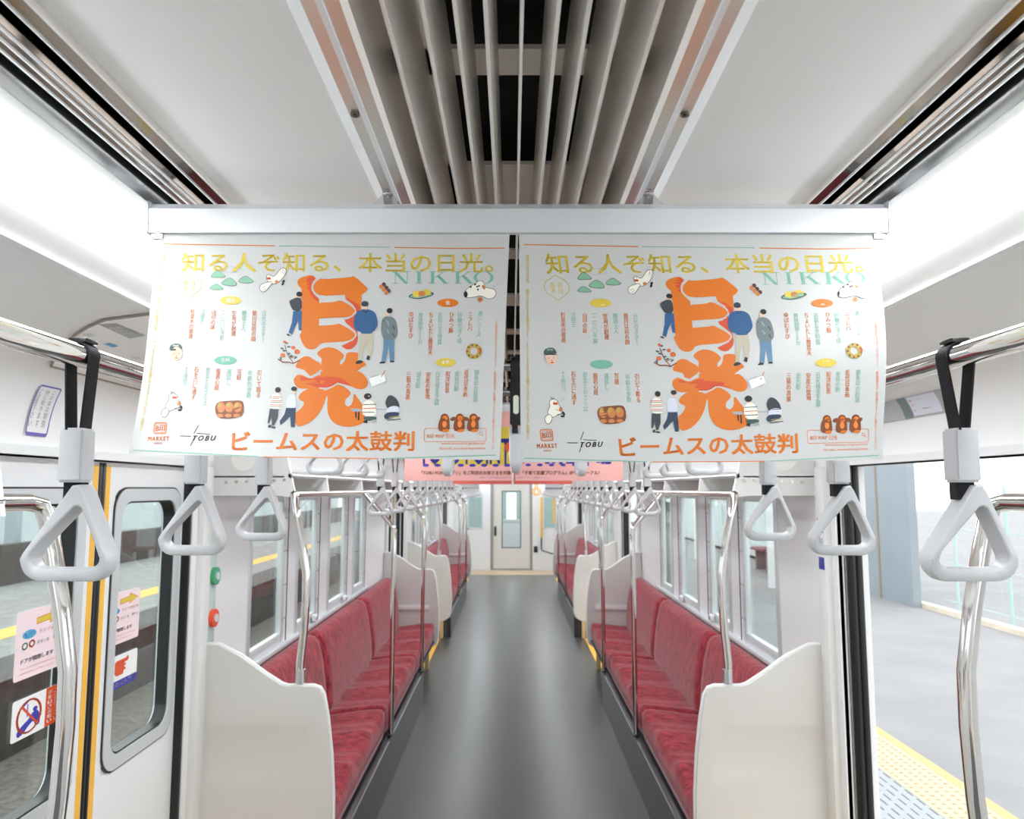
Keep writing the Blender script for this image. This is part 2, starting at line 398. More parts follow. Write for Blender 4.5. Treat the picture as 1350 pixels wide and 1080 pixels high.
def make_ring(mb):
    out = ring_outline(.059, .129, .0155, .024)
    inn = [(x, .0185+z) for x, z in ring_outline(.0455, .081, .018, .015)]
    inn = smooth_poly(inn, 1)
    C = (0, .052); N = 56; rings = []; S = 12
    for k in range(N):
        a = 2*PI*k/N+.03
        o, i = ray_hit(out, C, a), ray_hit(inn, C, a)
        m = ((o[0]+i[0])/2, (o[1]+i[1])/2); h = ((o[0]-i[0])/2, (o[1]-i[1])/2); R = []
        dp = .0185 if o[1] > .03 else .0120+.0065*max(0, o[1])/.03
        hl = math.hypot(*h); c1 = min(.0042 if o[1] > .026 else .0075, dp*.7); c2 = min(1-1e-3, (.0028 if o[1] > .026 else .006)/hl)
        for a_, b_ in ((1, -1), (1, 1)): pass
        sec = []
        for qx, qy, a0 in ((1, 1, 0), (-1, 1, PI/2), (-1, -1, PI), (1, -1, 1.5*PI)):
            for t in (a0, a0+PI/4, a0+PI/2): sec.append((qx*(1-c2)+c2*math.cos(t), qy*(dp-c1)+c1*math.sin(t)))
        for u_, v_ in sec: R.append(mb.bm.verts.new((m[0]+h[0]*u_, v_, m[1]+h[1]*u_)))
        rings.append(R)
    for k in range(N):
        A, B = rings[k], rings[(k+1) % N]
        for j in range(S): mb.bm.faces.new([A[j], A[(j+1) % S], B[(j+1) % S], B[j]])
    bmesh.ops.recalc_face_normals(mb.bm, faces=mb.bm.faces)
def make_strap(drop, bar_r=.0165, sleeve=.075, sm=None):
    """origin at the bar's axis, ring hangs below; drop = bar axis to ring bottom"""
    t = thing('hanging_strap', 'x', 'hanging strap', (0, 0, 0))
    rt = -drop+.129
    r = MB(); make_ring(r); bmesh.ops.translate(r.bm, verts=r.bm.verts, vec=(0, 0, -drop)); r.build('ring', plast, t, angle=32)
    s0, s1 = rt+.002, rt+sleeve
    q = MB(); q.prism([(-.0168, s0), (.0168, s0), (.0158, s1), (-.0158, s1)], 1, -.0165, .0165)
    bmesh.ops.bevel(q.bm, geom=q.bm.edges[:], offset=.003, segments=2, affect='EDGES'); q.build('sleeve', sm or plast, t)
    st = MB(); n = 14
    R = bar_r+.0015
    path = [(-.006, -.002, s1-.02), (-.010, -.002, s1)]
    a0 = PI+.25; a1 = -.25
    loop = [(R*math.cos(a0+(a1-a0)*i/n), .003-.006*i/n, R*math.sin(a0+(a1-a0)*i/n)) for i in range(n+1)]
    path = [(.006, .003, s1-.02), (.008, .003, s1)]+[(x, y, z) for x, y, z in reversed(loop)]+[(-.008, -.003, s1), (-.006, -.003, s1-.02)]
    st.strip(path, .026, .0022, (0, 1, 0))
    st.strip([(0, .003, s0+.004), (0, .003, rt-.021)], .025, .016, (1, 0, 0))
    st.build('belt', strap_m, t)
    k = MB(); k.box((-.012, -.016, R), (.012, .016, R+.006), bev=.0015); k.build('clip', black, t)
    return t
RAIL_Z, RAIL_X = 1.90, .60
HIGH_Z = 2.06
lo_strap = make_strap(RAIL_Z-1.597)
hi_strap = make_strap(HIGH_Z-1.762, sleeve=.12, sm=mat('black_sleeve', (20, 20, 23), .5))
first = {'lo': True, 'hi': True}
def place(kind, x, y, z, label, group, rz=0):
    src = lo_strap if kind == 'lo' else hi_strap
    if first[kind]:
        first[kind] = False; o = src; o.location = (x, y, z); o['label'] = label; o['group'] = group
    else: o = copy_tree(src, (x, y, z), label, group)
    o.rotation_euler = (0, 0, rz); return o
for s in (-1, 1):
    S = SIDE[s]
    for i, y in enumerate((1.03, 1.422, 1.812)):
        where = ['nearest and largest, beside the curved chrome pole', 'middle of the three before the doorway', 'farthest of the three before the doorway'][i]
        place('lo', s*RAIL_X, y, RAIL_Z, '%s grey triangular hanging strap, %s' % (S, where), 'near hanging straps')
    for i, y in enumerate((2.406, 2.83, 3.2)):
        place('hi', s*RAIL_X, y, HIGH_Z, 'grey hanging strap under the %s advert, %s of the doorway three' % (S, ORD[i]), 'doorway hanging straps')
    for i in range(11):
        place('lo', s*RAIL_X, 3.43+.423*i, RAIL_Z, 'grey hanging strap on the %s rail, %s along the first red bench' % (S, ORD[i]), 'hanging straps over the first benches')
    for i, y in enumerate((8.256, 8.68, 9.05)):
        place('hi', s*RAIL_X, y, HIGH_Z, 'grey hanging strap at the %s second doorway, %s from the near side' % (S, ORD[i]), 'second doorway hanging straps')
    for i in range(11):
        place('lo', s*RAIL_X, 9.28+.423*i, RAIL_Z, 'grey hanging strap on the %s rail, %s along the far red bench' % (S, ORD[i]), 'hanging straps over the far benches')
place('hi', .002, 2.08, HIGH_Z, 'hanging strap seen edge on in the gap between the two adverts', 'crosswise hanging straps', PI/2)
for s in (-1, 1):
    place('hi', s*.232, 2.66, HIGH_Z, 'crosswise hanging strap showing below the %s front advert over the pink one' % SIDE[s], 'crosswise hanging straps', PI/2)
# pale tag on the dark sleeve of the edge-on strap
_mid = [o for o in bpy.data.objects if o.get('label', '').startswith('hanging strap seen edge')][0]
lb = MB(); lb.prism(rrect(2.08-.0075, HIGH_Z-.138, 2.08+.0075, HIGH_Z-.086, .007), 0, .002-.0185, .002-.0166)
lb.build('belt_label', mat('pale_label', (226, 232, 214), .5), _mid)

# ------------------------------------------------------------------ grab rails
for s in (-1, 1):
    S = SIDE[s]
    def rail(y0, y1, label, ends=(True, True)):
        t = thing('grab_rail', label, 'grab rail', (s*RAIL_X, (y0+y1)/2, RAIL_Z), 'overhead grab rails')
        p = []
        if ends[0]: p += [(s*RAIL_X, y0, 2.15), (s*RAIL_X, y0, RAIL_Z)]
        else: p += [(s*RAIL_X, y0, RAIL_Z)]
        if ends[1]: p += [(s*RAIL_X, y1, RAIL_Z), (s*RAIL_X, y1, 2.15)]
        else: p += [(s*RAIL_X, y1, RAIL_Z)]
        b = MB(); b.tube(bend(p, .09, 6), .0165, 16); b.build('bar', chrome, t)
        n = max(1, int((y1-y0)/1.6))
        for k in range(1, n):
            y = y0+(y1-y0)*k/n+.13
            b = MB(); b.cyl((s*RAIL_X, y, RAIL_Z+.012), (s*RAIL_X, y, 2.15), .011, 12); b.cyl((s*RAIL_X, y, 2.12), (s*RAIL_X, y, 2.15), .026, 14); b.build('hanger', chrome, t)
    rail(-2.9, 2.02, 'chrome overhead grab rail on the %s nearest the camera' % S, (True, True))
    rail(3.29, 7.78, 'chrome overhead grab rail above the first %s bench' % S)
    rail(9.14, 13.63, 'chrome overhead grab rail above the far %s bench' % S)
for d, nm in ((0, 'first'), (5.85, 'second')):
    t = thing('overhead_grab_rail', 'chrome ceiling rail frame over the %s doorway space' % nm, 'grab rail', (0, 2.37+d, HIGH_Z), 'doorway rail frames')
    for s in (-1, 1):
        b = MB(); b.tube(bend([(s*RAIL_X, 2.12+d, 2.15), (s*RAIL_X, 2.12+d, HIGH_Z), (s*RAIL_X, 3.26+d, HIGH_Z), (s*RAIL_X, 3.26+d, 2.15)], .04, 5), .0165, 14); b.build('side_bar', chrome, t)
    for y in (2.08, 2.66):
        b = MB(); b.cyl((-RAIL_X-.01, y+d+(.06 if y < 2.1 and d else 0), HIGH_Z), (RAIL_X+.01, y+d, HIGH_Z), .0165, 14); b.build('cross_bar', chrome, t)

# ------------------------------------------------------------------ partitions, poles, racks, benches
def partition(s, y, d, label):
    """draught screen at the bench end; outer (doorway) face at y, thickness runs along +d"""
    t = thing('bench_end_screen', label, 'partition', (s*.97, y, .2), 'bench end screens')
    outline = [(1.245, .12), (1.245, 1.098), (1.18, 1.098)]
    a = [(1.18, 1.098), (1.09, 1.055), (.99, .985), (.925, .945)]
    outline += a[1:] + [(.90, .938), (.795, .938), (.772, .93), (.757, .905), (.74, .82), (.722, .68), (.712, .53), (.71, .40), (.716, .29), (.735, .235), (.78, .205)]
    pts = [(s*x, z) for x, z in outline]
    b = MB(); b.prism(pts, 1, y+d*.012, y+d*.045)
    # moulded doorway face: raised border around a recessed field
    fld = [(1.22, .55), (1.22, .80), (.80, .80), (.755, .55)]
    fin = [(1.20, .585), (1.20, .775), (.825, .775), (.80, .585)]
    bm = b.bm; yo = y
    o_v = [bm.verts.new((s*x, yo, z)) for x, z in fld]; i_v = [bm.verts.new((s*x, yo+d*.011, z)) for x, z in fin]
    out_v = [bm.verts.new((x, yo, z)) for x, z in pts]
    fs = []
    for k in range(4): fs.append(bm.faces.new([o_v[k], o_v[(k+1) % 4], i_v[(k+1) % 4], i_v[k]]))
    fs.append(bm.faces.new(i_v))
    # frame faces between outline and field (outline order: bottom outer, top outer, slope, aisle edge, bottom)
    n = len(out_v)
    def F(*q): fs.append(bm.faces.new(q))
    F(out_v[0], out_v[1], o_v[1], o_v[0])
    top = out_v[1:10]
    F(*([o_v[1]]+top+[o_v[2]]))
    F(*([o_v[2]]+out_v[9:13]+[o_v[3]]))
    F(*([o_v[3]]+out_v[12:]+[out_v[0], o_v[0]]))
    in_v = [bm.verts.new((x, yo+d*.013, z)) for x, z in pts]
    for k in range(n): fs.append(bm.faces.new([out_v[k], out_v[(k+1) % n], in_v[(k+1) % n], in_v[k]]))
    bmesh.ops.recalc_face_normals(bm, faces=fs)
    b.build('panel', beige, t)
    e = MB(); e.tube([(p[0], y+d*.022, p[1]) for p in pts[1:-1]], .0085, 8); e.build('edge_trim', trimw, t)
    # seat side ledge
    l = MB(); l.prism([(s*1.12, .60), (s*.80, .60), (s*.80, .565), (s*1.12, .565)], 1, y+d*.045, y+d*.065); l.build('ledge', trimw, t)
    g = MB(); g.box((s*.80, y+d*.008, 0), (s*.84, y+d*.04, .21), bev=.004); g.build('foot', mat('foot_beige', (206, 176, 128), .4), t)
    return t
def end_pole(s, y, d, label, reach=.05):
    t = thing('stanchion', label, 'grab pole', (s*.85, y, .93), 'curved end poles')
    ctrl = [(.853, .947), (.856, 1.02), (.845, 1.15), (.840, 1.28), (.842, 1.38), (.862, 1.50), (.884, 1.60), (.897, 1.655)]
    p = [(s*x, y, z) for x, z in ctrl]+[(s*.905, y+d*.012, 1.688), (s*.91, y+d*.05, 1.695), (s*.91, y+d*(reach+.001), 1.695)]
    b = MB(); b.tube(p, .0165, 14); b.build('tube', steel_d if False else chrome, t)
    b = MB(); b.cyl((s*.853, y, .947), (s*.853, y, 1.0), .0195, 14); b.build('socket', alu, t)
    return t
def rack(s, y0, y1, arms, label, plates=True):
    t = thing('luggage_rack', label, 'luggage rack', (s*1.08, (y0+y1)/2, 1.695), 'overhead luggage racks')
    b = MB(); b.cyl((s*.91, y0, 1.695), (s*.91, y1, 1.695), .0145, 12); b.build('front_pipe', chrome, t)
    b = MB(); b.cyl((s*.925, y0, 1.772), (s*.925, y1, 1.772), .010, 12); b.build('lip_pipe', alu, t)
    b = MB(); b.box((s*.95, y0, 1.765), (s*1.245, y1, 1.771)); b.build('shelf', mat('rack_shelf', (186, 186, 184), .4, .3), t)
    for k, y in enumerate(arms):
        b = MB(); b.prism([(s*.905, 1.69), (s*.918, 1.788), (s*.95, 1.80), (s*1.245, 1.80), (s*1.245, 1.70), (s*.98, 1.70)], 1, y-.012, y+.012)
        b.build('arm', trimw, t)
    if not plates:
        for y, d in ((y0, 1), (y1, -1)):
            b = MB(); b.prism([(s*.892, 1.672), (s*.912, 1.786), (s*.935, 1.80), (s*1.245, 1.79), (s*1.245, 1.76), (s*.95, 1.75), (s*.935, 1.68)], 1, y, y+d*.012)
            q = b.build('end_arm', trimw, t)
            b = MB(); b.cyl((s*.912, y-d*.004, 1.697), (s*.912, y, 1.697), .008, 12); b.build('bolt', screw_m, q)
    for y, d in ((y0, 1), (y1, -1)) if plates else ():
        b = MB(); b.prism([(s*.90, 1.682), (s*.93, 1.80), (s*.96, 1.95), (s*1.245, 1.95), (s*1.245, 1.69), (s*.98, 1.69)], 1, y, y+d*.02)
        ep = b.build('end_plate', offw, t)
        b = MB(); b.cyl((s*1.12, y-d*.001, 1.845), (s*1.12, y+d*.0, 1.845), .052, 20); b.build('roundel', mat('roundel', (240, 240, 236), .4), ep)
        for i in range(6):
            x = 1.19-.042*i-(.03 if i > 2 else 0)
            b = MB(); b.cyl((s*x, y-d*.004, 1.745+.002*i), (s*x, y, 1.745+.002*i), .0065, 10); b.build('bolt', mat('bolt_nickel', (196, 192, 182), .25, .9), ep)
    return t
def bench(s, y0, y1, label):
    t = thing('bench', label, 'bench', (s*.98, (y0+y1)/2, 0), 'long red benches')
    b = MB()
    b.prism([(s*.716, 0), (s*.716, .262), (s*.728, .27), (s*.76, .27), (s*.76, 0)], 1, y0+.07, y0+3.17); b.build('kick_plate', dark, t)
    b = MB(); b.box((s*.76, y0+.07, 0), (s*1.245, y0+3.17, .27)); b.box((s*1.0, y0+3.17, .10), (s*1.245, y1-.07, .27)); b.box((s*.745, y0+3.17, .262), (s*1.0, y1-.07, .278)); b.build('base', mat('bench_base', (70, 72, 74), .5), t)
    L = (y1-y0-.14)/3
    for k in range(3):
        a0, a1 = y0+.07+k*L, y0+.07+(k+1)*L
        # seat cushion: profile along x swept in y with three dished places
        prof = [(.785, .28), (.752, .29), (.742, .34), (.741, .395), (.752, .425), (.772, .438), (.82, .437), (.92, .428), (1.02, .418), (1.10, .415), (1.12, .38), (1.12, .28)]
        b = MB(); NY = 48; V = []
        for j in range(NY+1):
            u = j/NY; y = a0+(a1-a0)*u
            ph = (u*3) % 1; bump = .024*(abs(math.cos(PI*u*3))**5)-.014*math.sin(PI*ph)+.004*math.sin(2*PI*u*9)
            edge = min(1, min(u, 1-u)*30)
            row = []
            for i, (x, z) in enumerate(prof):
                top = 1 if 3 <= i <= 9 else 0
                wgt = math.sin(PI*(i-2)/8) if top else 0
                zz = z+bump*wgt*.9-(1-edge)*(.022 if top else 0)
                xx = x+(1-edge)*(.012 if i < 4 else 0)
                row.append(b.bm.verts.new((s*xx, y, zz)))
            V.append(row)
        fs = []
        for j in range(NY):
            for i in range(len(prof)):
                i2 = (i+1) % len(prof); fs.append(b.bm.faces.new([V[j][i], V[j][i2], V[j+1][i2], V[j+1][i]]))
        fs.append(b.bm.faces.new(V[0])); fs.append(b.bm.faces.new(list(reversed(V[-1]))))
        bmesh.ops.recalc_face_normals(b.bm, faces=fs)
        b.build('seat_cushion', moquette, t, angle=75)
        prof = [(1.08, .41), (1.075, .47), (1.085, .60), (1.105, .74), (1.13, .835), (1.155, .865), (1.20, .872), (1.24, .86), (1.245, .41)]
        b = MB(); NY = 24; V = []
        for j in range(NY+1):
            u = j/NY; y = a0+(a1-a0)*u; edge = min(1, min(u, 1-u)*28); ed = 1-(1-edge)**2
            V.append([b.bm.verts.new((s*(x+(1-ed)*(.03 if i < 6 else 0)), y, z-(1-ed)*(.012 if 3 < i < 8 else 0))) for i, (x, z) in enumerate(prof)])
        fs = []
        for j in range(NY):
            for i in range(len(prof)):
                i2 = (i+1) % len(prof); fs.append(b.bm.faces.new([V[j][i], V[j][i2], V[j+1][i2], V[j+1][i]]))
        fs.append(b.bm.faces.new(V[0])); fs.append(b.bm.faces.new(list(reversed(V[-1]))))
        bmesh.ops.recalc_face_normals(b.bm, faces=fs)
        b.build('backrest', moquette, t, angle=75)
    return t
def mid_pole(s, y, label):
    t = thing('stanchion', label, 'grab pole', (s*.715, y, .27), 'straight bench poles')
    b = MB(); b.tube([(s*.722, y, .28), (s*.721, y, 1.30), (s*.721, y, 1.47), (s*.738, y, 1.50), (s*.905, y, 1.692)], .0155, 14); b.build('tube', chrome, t)
    b = MB(); b.box((s*.704, y-.03, .2705), (s*.74, y+.03, .285), bev=.006); b.build('foot', dark, t)
    return t
for s in (-1, 1):
    S = SIDE[s]
    rack(s, -2.6, 1.335, (.9, 0), 'metal luggage rack at the %s picture edge with one end showing' % S, False)
    partition(s, 1.49, -1, 'pale bench end screen below the nearest %s chrome pole' % S)
    end_pole(s, 1.465, -1, 'thick curved chrome pole at the %s edge nearest the camera' % S, .13)
    for bi, (y0, y1) in enumerate(BAYS):
        nm = ('first', 'far')[bi]
        bench(s, y0, y1, 'long red fabric bench along the %s wall, %s' % (S, ('nearer one', 'farther one')[bi]))
        rack(s, y0+.05, y1-.05, [y0+q for q in (.64, 1.5, 2.3, 3.1, 3.8)], 'metal luggage rack above the %s %s bench' % (nm, S))
        partition(s, y0, 1, 'beige moulded screen at the near end of the %s %s bench' % (nm, S))
        partition(s, y1, -1, 'beige moulded screen at the distant end of the %s %s bench' % (nm, S))
        end_pole(s, y0+.025, 1, 'curved chrome pole on the near screen of the %s %s bench' % (nm, S))
        end_pole(s, y1-.025, -1, 'curved chrome pole on the distant screen of the %s %s bench' % (nm, S))
        for k, dy in enumerate((1.545, 3.1)):
            mid_pole(s, y0+dy, 'straight chrome pole by the %s %s bench, %s from its near end' % (nm, S, ORD[k]))
# ------------------------------------------------------------------ doors and windows
n_door = 0; n_win = 0
def leaf(s, y0, y1, meet):
    """one sliding leaf between y0 and y1; meet = y of the edge that meets the other leaf"""
    global n_door
    n_door += 1
    t = bpy.data.objects.new('door_%d' % n_door, None); COL.objects.link(t); t.location = (s*1.31, (y0+y1)/2, 0); t.empty_display_size = .05; struct(t)
    d = 1 if meet == y0 else -1
    xa, xb = 1.285, 1.335
    ins = (y0+(.085 if d > 0 else .045), y1-(.045 if d > 0 else .085))
    b = MB(); z0, z1 = .83, 1.715
    b.box((s*xa, y0, .012), (s*xb, y1, z0), m=0); b.box((s*xa, y0, z1), (s*xb, y1, 1.80)); b.box((s*xa, y0, z0), (s*xb, ins[0], z1)); b.box((s*xa, ins[1], z0), (s*xb, y1, z1))
    b.build('leaf', white, t)
    # rounded window surround
    out = rrect(ins[0]-.004, z0-.004, ins[1]+.004, z1+.004, .075, 7); inn = rrect(ins[0]+.038, z0+.038, ins[1]-.038, z1-.038, .06, 7)
    def ringm(o_, i_, x0, x1):
        m = MB(); bm = m.bm; n = len(o_)
        A = [[bm.verts.new((s*x, p[0], p[1])) for p in P] for x in (x0, x1) for P in (o_, i_)]
        for k in range(n):
            k2 = (k+1) % n
            for a, c in ((A[0], A[1]), (A[2], A[3]), (A[0], A[2]), (A[1], A[3])): bm.faces.new([a[k], a[k2], c[k2], c[k]])
        bmesh.ops.recalc_face_normals(bm, faces=bm.faces); return m
    # white corner fillets between square hole and rounded surround
    sq = rrect(ins[0]-.004, z0-.004, ins[1]+.004, z1+.004, .0005, 7)
    ringm(sq, out, 1.288, 1.332).build('fillet', white, t)
    ringm(out, inn, 1.279, 1.333).build('surround', frame_m, t)
    g2 = [(p[0]+(.005 if p[0] > (y0+y1)/2 else -.005), p[1]+(.005 if p[1] > 1.27 else -.005)) for p in out]
    ringm(g2, out, 1.2815, 1.29).build('gasket', black, t)
    g3 = [(p[0]+(-.006 if p[0] > (y0+y1)/2 else .006), p[1]+(-.006 if p[1] > 1.27 else .006)) for p in inn]
    ringm(inn, g3, 1.285, 1.325).build('gasket', black, t)
    m = MB(); m.prism(inn, 0, s*1.308, s*1.312); m.build('pane', gmat, t)
    # meeting edge: rubber and yellow stripe
    e = y0 if d > 0 else y1
    m = MB(); m.box((s*1.281, e-d*.0005, .012), (s*1.338, e+d*.017, 1.80), bev=.004); [m.cyl((s*q, e, .012), (s*q, e, 1.80), .0145, 12) for q in ((1.2985, 1.323) if s > 0 else ())]; m.build('edge_rubber', black, t)
    q0 = .022 if s < 0 else .055
    m = MB(); m.box((s*1.2835, e+d*q0, .012), (s*1.2855, e+d*(q0+.025), 1.79)); m.build('stripe', yellow, t)
    return t
for d in DOORS:
    leaf(-1, d-DH, d-.002, d-.002); leaf(-1, d+.002, d+DH, d+.002)
    b = MB()
for d in DOORS:                       # right hand doors stand open: each leaf slid into its pocket
    leaf(1, d+DH-.02, d+2*DH-.02, d+DH-.02)
    leaf(1, d-2*DH+.02, d-DH+.02, d-DH+.02)
for d in DOORS:
    for e in (-1, 1):
        t = MB(); y = d+e*DH
        t.box((-1.255, y-.012, 0), (-1.345, y+.002, 1.806)); trim(t, black)
for s in (-1, 1):
    for y0, y1 in BAYS:
        for a, b_ in WIN:
            n_win += 1
            a0, b0 = a+y0-3.1, b_+y0-3.1
            t = bpy.data.objects.new('window_%d' % n_win, None); COL.objects.link(t); t.location = (s*1.3, (a0+b0)/2, ZS); struct(t)
            m = MB()
            for q in ((a0, a0+.045, ZS, ZT), (b0-.045, b0, ZS, ZT)): m.box((s*1.244, q[0], q[2]), (s*1.276, q[1], q[3]), bev=.004)
            for q in ((a0, b0, ZS, ZS+.05), (a0, b0, ZT-.05, ZT)): m.box((s*1.246, q[0], q[2]), (s*1.276, q[1], q[3]), bev=.004)
            m.build('frame', frame_m, t)
            m = MB(); m.box((s*1.262, a0+.04, ZS+.04), (s*1.267, b0-.04, ZT-.04)); m.build('pane', gmat, t)
            m = MB(); m.box((s*1.247, b0+.055, ZS-.02), (s*1.2505, b0+.063, ZT+.03)); m.build('gasket', black, t)
            m = MB()
            for zz in (1.02, 1.2, 1.38, 1.56): m.cyl((s*1.2475, b0+.025, zz), (s*1.245, b0+.025, zz), .004, 8); m.cyl((s*1.2425, b0-.022, zz), (s*1.246, b0-.022, zz), .004, 8)
            m.build('screws', screw_m, t)
        m = MB(); m.box((s*1.225, y0+.45, ZS-.03), (s*1.25, y0+3.5, ZS-.004), bev=.005); trim(m, frame_m)
        for k, (a, b_) in enumerate(WIN[1:3]):
            y = y0+b_-3.1-.09
            l = thing('window_latch', 'small pale latch block on the %s window sill, %s bench, %s of two' % (SIDE[s], 'first' if y0 < 5 else 'far', ORD[k]), 'latch', (s*1.236, y, ZS))
            q = MB(); q.box((s*1.216, y-.03, ZS+.002), (s*1.243, y+.03, ZS+.045), bev=.01); q.build('body', trimw, l)
            q = MB(); q.box((s*1.21, y-.012, ZS+.012), (s*1.217, y+.012, ZS+.034), bev=.002); q.build('tab', alu, l)

# end wall: gangway door, windows, switch box, yellow poles
t = bpy.data.objects.new('door_%d' % (n_door+1), None); COL.objects.link(t); t.location = (0, YE+.04, 0); struct(t)
b = MB(); y = YE+.02
dw = mat('gangway_door_paint', (214, 212, 208), .4)
b.box((-.40, y, .03), (-.21, y+.035, 1.92)); b.box((.18, y, .03), (.385, y+.035, 1.92)); b.box((-.21, y, .03), (.18, y+.035, .47)); b.box((-.21, y, 1.66), (.18, y+.035, 1.92)); b.build('leaf', dw, t)
b = MB(); o_ = rrect(-.22, .46, .19, 1.67, .05); 
b.box((-.22, y-.006, .46), (-.20, y+.03, 1.67), bev=.004); b.box((.17, y-.006, .46), (.19, y+.03, 1.67), bev=.004); b.box((-.22, y-.006, .46), (.19, y+.03, .48), bev=.004); b.box((-.22, y-.006, 1.65), (.19, y+.03, 1.67), bev=.004)
b.build('surround', mat('door_gasket', (96, 104, 106), .5), t)
b = MB(); b.box((-.21, y+.012, .47), (.18, y+.018, 1.66)); b.build('pane', gmat, t)
b = MB(); b.box((-.375, y-.03, .72), (-.335, y, .92), bev=.008); b.build('handle', black, t)
b = MB(); b.box((-.46, YE-.004, 0), (-.40, YE+.06, 1.93)); b.box((.385, YE-.004, 0), (.43, YE+.06, 1.93)); trim(b, mat('door_jamb', (150, 146, 142), .4))
for x0, x1, c in ((-.95, -.62, 0), (.66, .95, 1)):
    n_win += 1
    t = bpy.data.objects.new('window_%d' % n_win, None); COL.objects.link(t); t.location = ((x0+x1)/2, YE, .86); struct(t)
    b = MB()
    for q in ((x0, x0+.025, .86, 1.56), (x1-.025, x1, .86, 1.56), (x0, x1, .86, .885), (x0, x1, 1.535, 1.56)): b.box((q[0], YE-.006, q[2]), (q[1], YE+.05, q[3]))
    b.build('frame', frame_m, t)
    b = MB(); b.box((x0+.02, YE+.02, .88), (x1-.02, YE+.026, 1.54)); b.build('pane', gmat, t)
# the next car seen through those panes
nc = MB(); nc.box((-1.3, 19.2, -.2), (1.3, 19.3, 2.4)); struct(nc.build('wall_next_car', mat('next_car_grey', (150, 166, 166), .6)))
nc = MB(); nc.box((-1.3, 16.4, -.1), (1.3, 19.2, -.02)); struct(nc.build('floor_next_car', dark))
o = MB(); o.box((-.6, 18.6, .2), (.6, 18.62, .92)); o.box((-.6, 18.58, .92), (.6, 18.64, .98)); struct(o.build('trim_next_car_gate', mat('gate_grey', (196, 200, 200), .5)))
o = MB(); o.box((-.13, 19.17, .95), (.10, 19.2, 1.60)); o = o.build('lit_window', mat('lit_pane', (250, 252, 252), .4, emit=1.2)); tag(o, 'bright pane in the next car seen through the gangway door', 'window')
o = MB(); o.box((.46, YE-.03, .37), (.54, YE, .50), bev=.006); tag(o.build('switch_box', black), 'small black box low on the end wall right of the gangway door', 'box')
for x, z0, z1, nm in ((.625, .68, 1.53, 'left'), (.885, .98, 1.50, 'right')):
    t = thing('yellow_handrail', 'yellow vertical handrail on the end wall, %s of the two' % nm, 'handrail', (x, YE-.06, z0), 'yellow handrails')
    b = MB(); b.cyl((x, YE-.06, z0), (x, YE-.06, z1), .022, 12); b.build('bar', yellow, t)
    for z in (z0+.03, z1-.03):
        b = MB(); b.cyl((x, YE-.06, z), (x, YE, z), .012, 8); b.build('bracket', alu, t)
t = thing('wheelchair_rail', 'dark bent rail in the space at the right end of the car', 'handrail', (.75, 15.6, 0))
b = MB(); b.tube(bend([(.62, 16.24, .68), (.62, 16.24, .42), (.80, 15.4, .42), (1.22, 15.4, .42)], .08), .016, 10); b.build('bar', mat('dark_rail', (90, 94, 98), .4, .3), t)
for i, (x, y) in enumerate(((.46, 13.9), (.44, 14.4))):
    t = thing('yellow_strap', 'yellow hanging strap near the far end right of centre, %s of two' % ORD[i], 'hanging strap', (x, y, 1.72), 'yellow priority straps')
    b = MB(); b.cyl((x, y, 1.725), (x, y, 2.17), .012, 8); b.build('belt', yellow, t)
    b = MB(); b.tube([(x+.055*math.cos(k*PI/6), y, 1.66+.065*math.sin(k*PI/6)) for k in range(12)], .011, 8, closed=True); b.build('ring', yellow, t)

# ------------------------------------------------------------------ outside, platform side (right)
b = MB(); b.box((2.67, -12, -.35), (40, 60, -.02)); struct(b.build('ground_platform', asphalt))
b = MB(); b.box((2.287, -12, -.35), (2.67, 60, -.018))
t_ = b.build('trim_tactile_paving', tact); struct(t_)
b = MB()
b.box((2.60, -12, -.02), (2.67, 60, -.0165)); struct(b.build('trim_tactile_border', tact2))
# raised dots of the tactile paving in view
b = MB()
for i in range(60):
    for j in range(5):
        x, y = 2.325+j*.058, 3.3+i*.058
        b.cyl((x, y, -.0185), (x, y, -.0145), .012, 8)
tag(b.build('tactile_dots', mat('tactile_dot', (192, 174, 142), .7)), None, None, None, 'stuff')
bpy.data.objects['tactile_dots']['label'] = 'rows of low raised dots on the cream paving strip'; bpy.data.objects['tactile_dots']['category'] = 'paving'
# perforated edge plate: a procedural dash pattern (slots run along the track)
def slot_mat():
    m = bpy.data.materials.new('slotted_plate'); m.use_nodes = True; nt = m.node_tree; p = nt.nodes['Principled BSDF']
    tc = nt.nodes.new('ShaderNodeTexCoord'); br = nt.nodes.new('ShaderNodeTexBrick'); mp = nt.nodes.new('ShaderNodeMapping')
    mp.inputs['Rotation'].default_value = (0, 0, PI/2)
    br.inputs['Color1'].default_value = lin((164, 171, 175))+(1,); br.inputs['Color2'].default_value = lin((164, 171, 175))+(1,)
    br.inputs['Mortar'].default_value = lin((164, 171, 175))+(1,); br.inputs['Scale'].default_value = 1
    br.inputs['Brick Width'].default_value = .13; br.inputs['Row Height'].default_value = .052; br.inputs['Mortar Size'].default_value = .0205; br.inputs['Mortar Smooth'].default_value = 0
    br.inputs['Color1'].default_value = br.inputs['Color2'].default_value = lin((88, 99, 105))+(1,)
    nt.links.new(tc.outputs['Object'], mp.inputs[0]); nt.links.new(mp.outputs[0], br.inputs['Vector']); nt.links.new(br.outputs[0], p.inputs['Base Color'])
    p.inputs['Roughness'].default_value = .6
    return m
b = MB(); b.box((1.48, -12, -.30), (2.287, 60, -.02)); struct(b.build('trim_platform_edge', slot_mat()))
b = MB(); b.box((6.0, -12, -.02), (6.12, 60, .05)); struct(b.build('trim_kerb', mat('kerb_stone', (226, 214, 196), .8, noise=.08, nscale=6)))
b = MB(); b.box((6.12, -12, -.4), (60, 60, -.05)); struct(b.build('ground_beyond', mat('pale_gravel', (246, 246, 244), .9, noise=.03, nscale=3)))
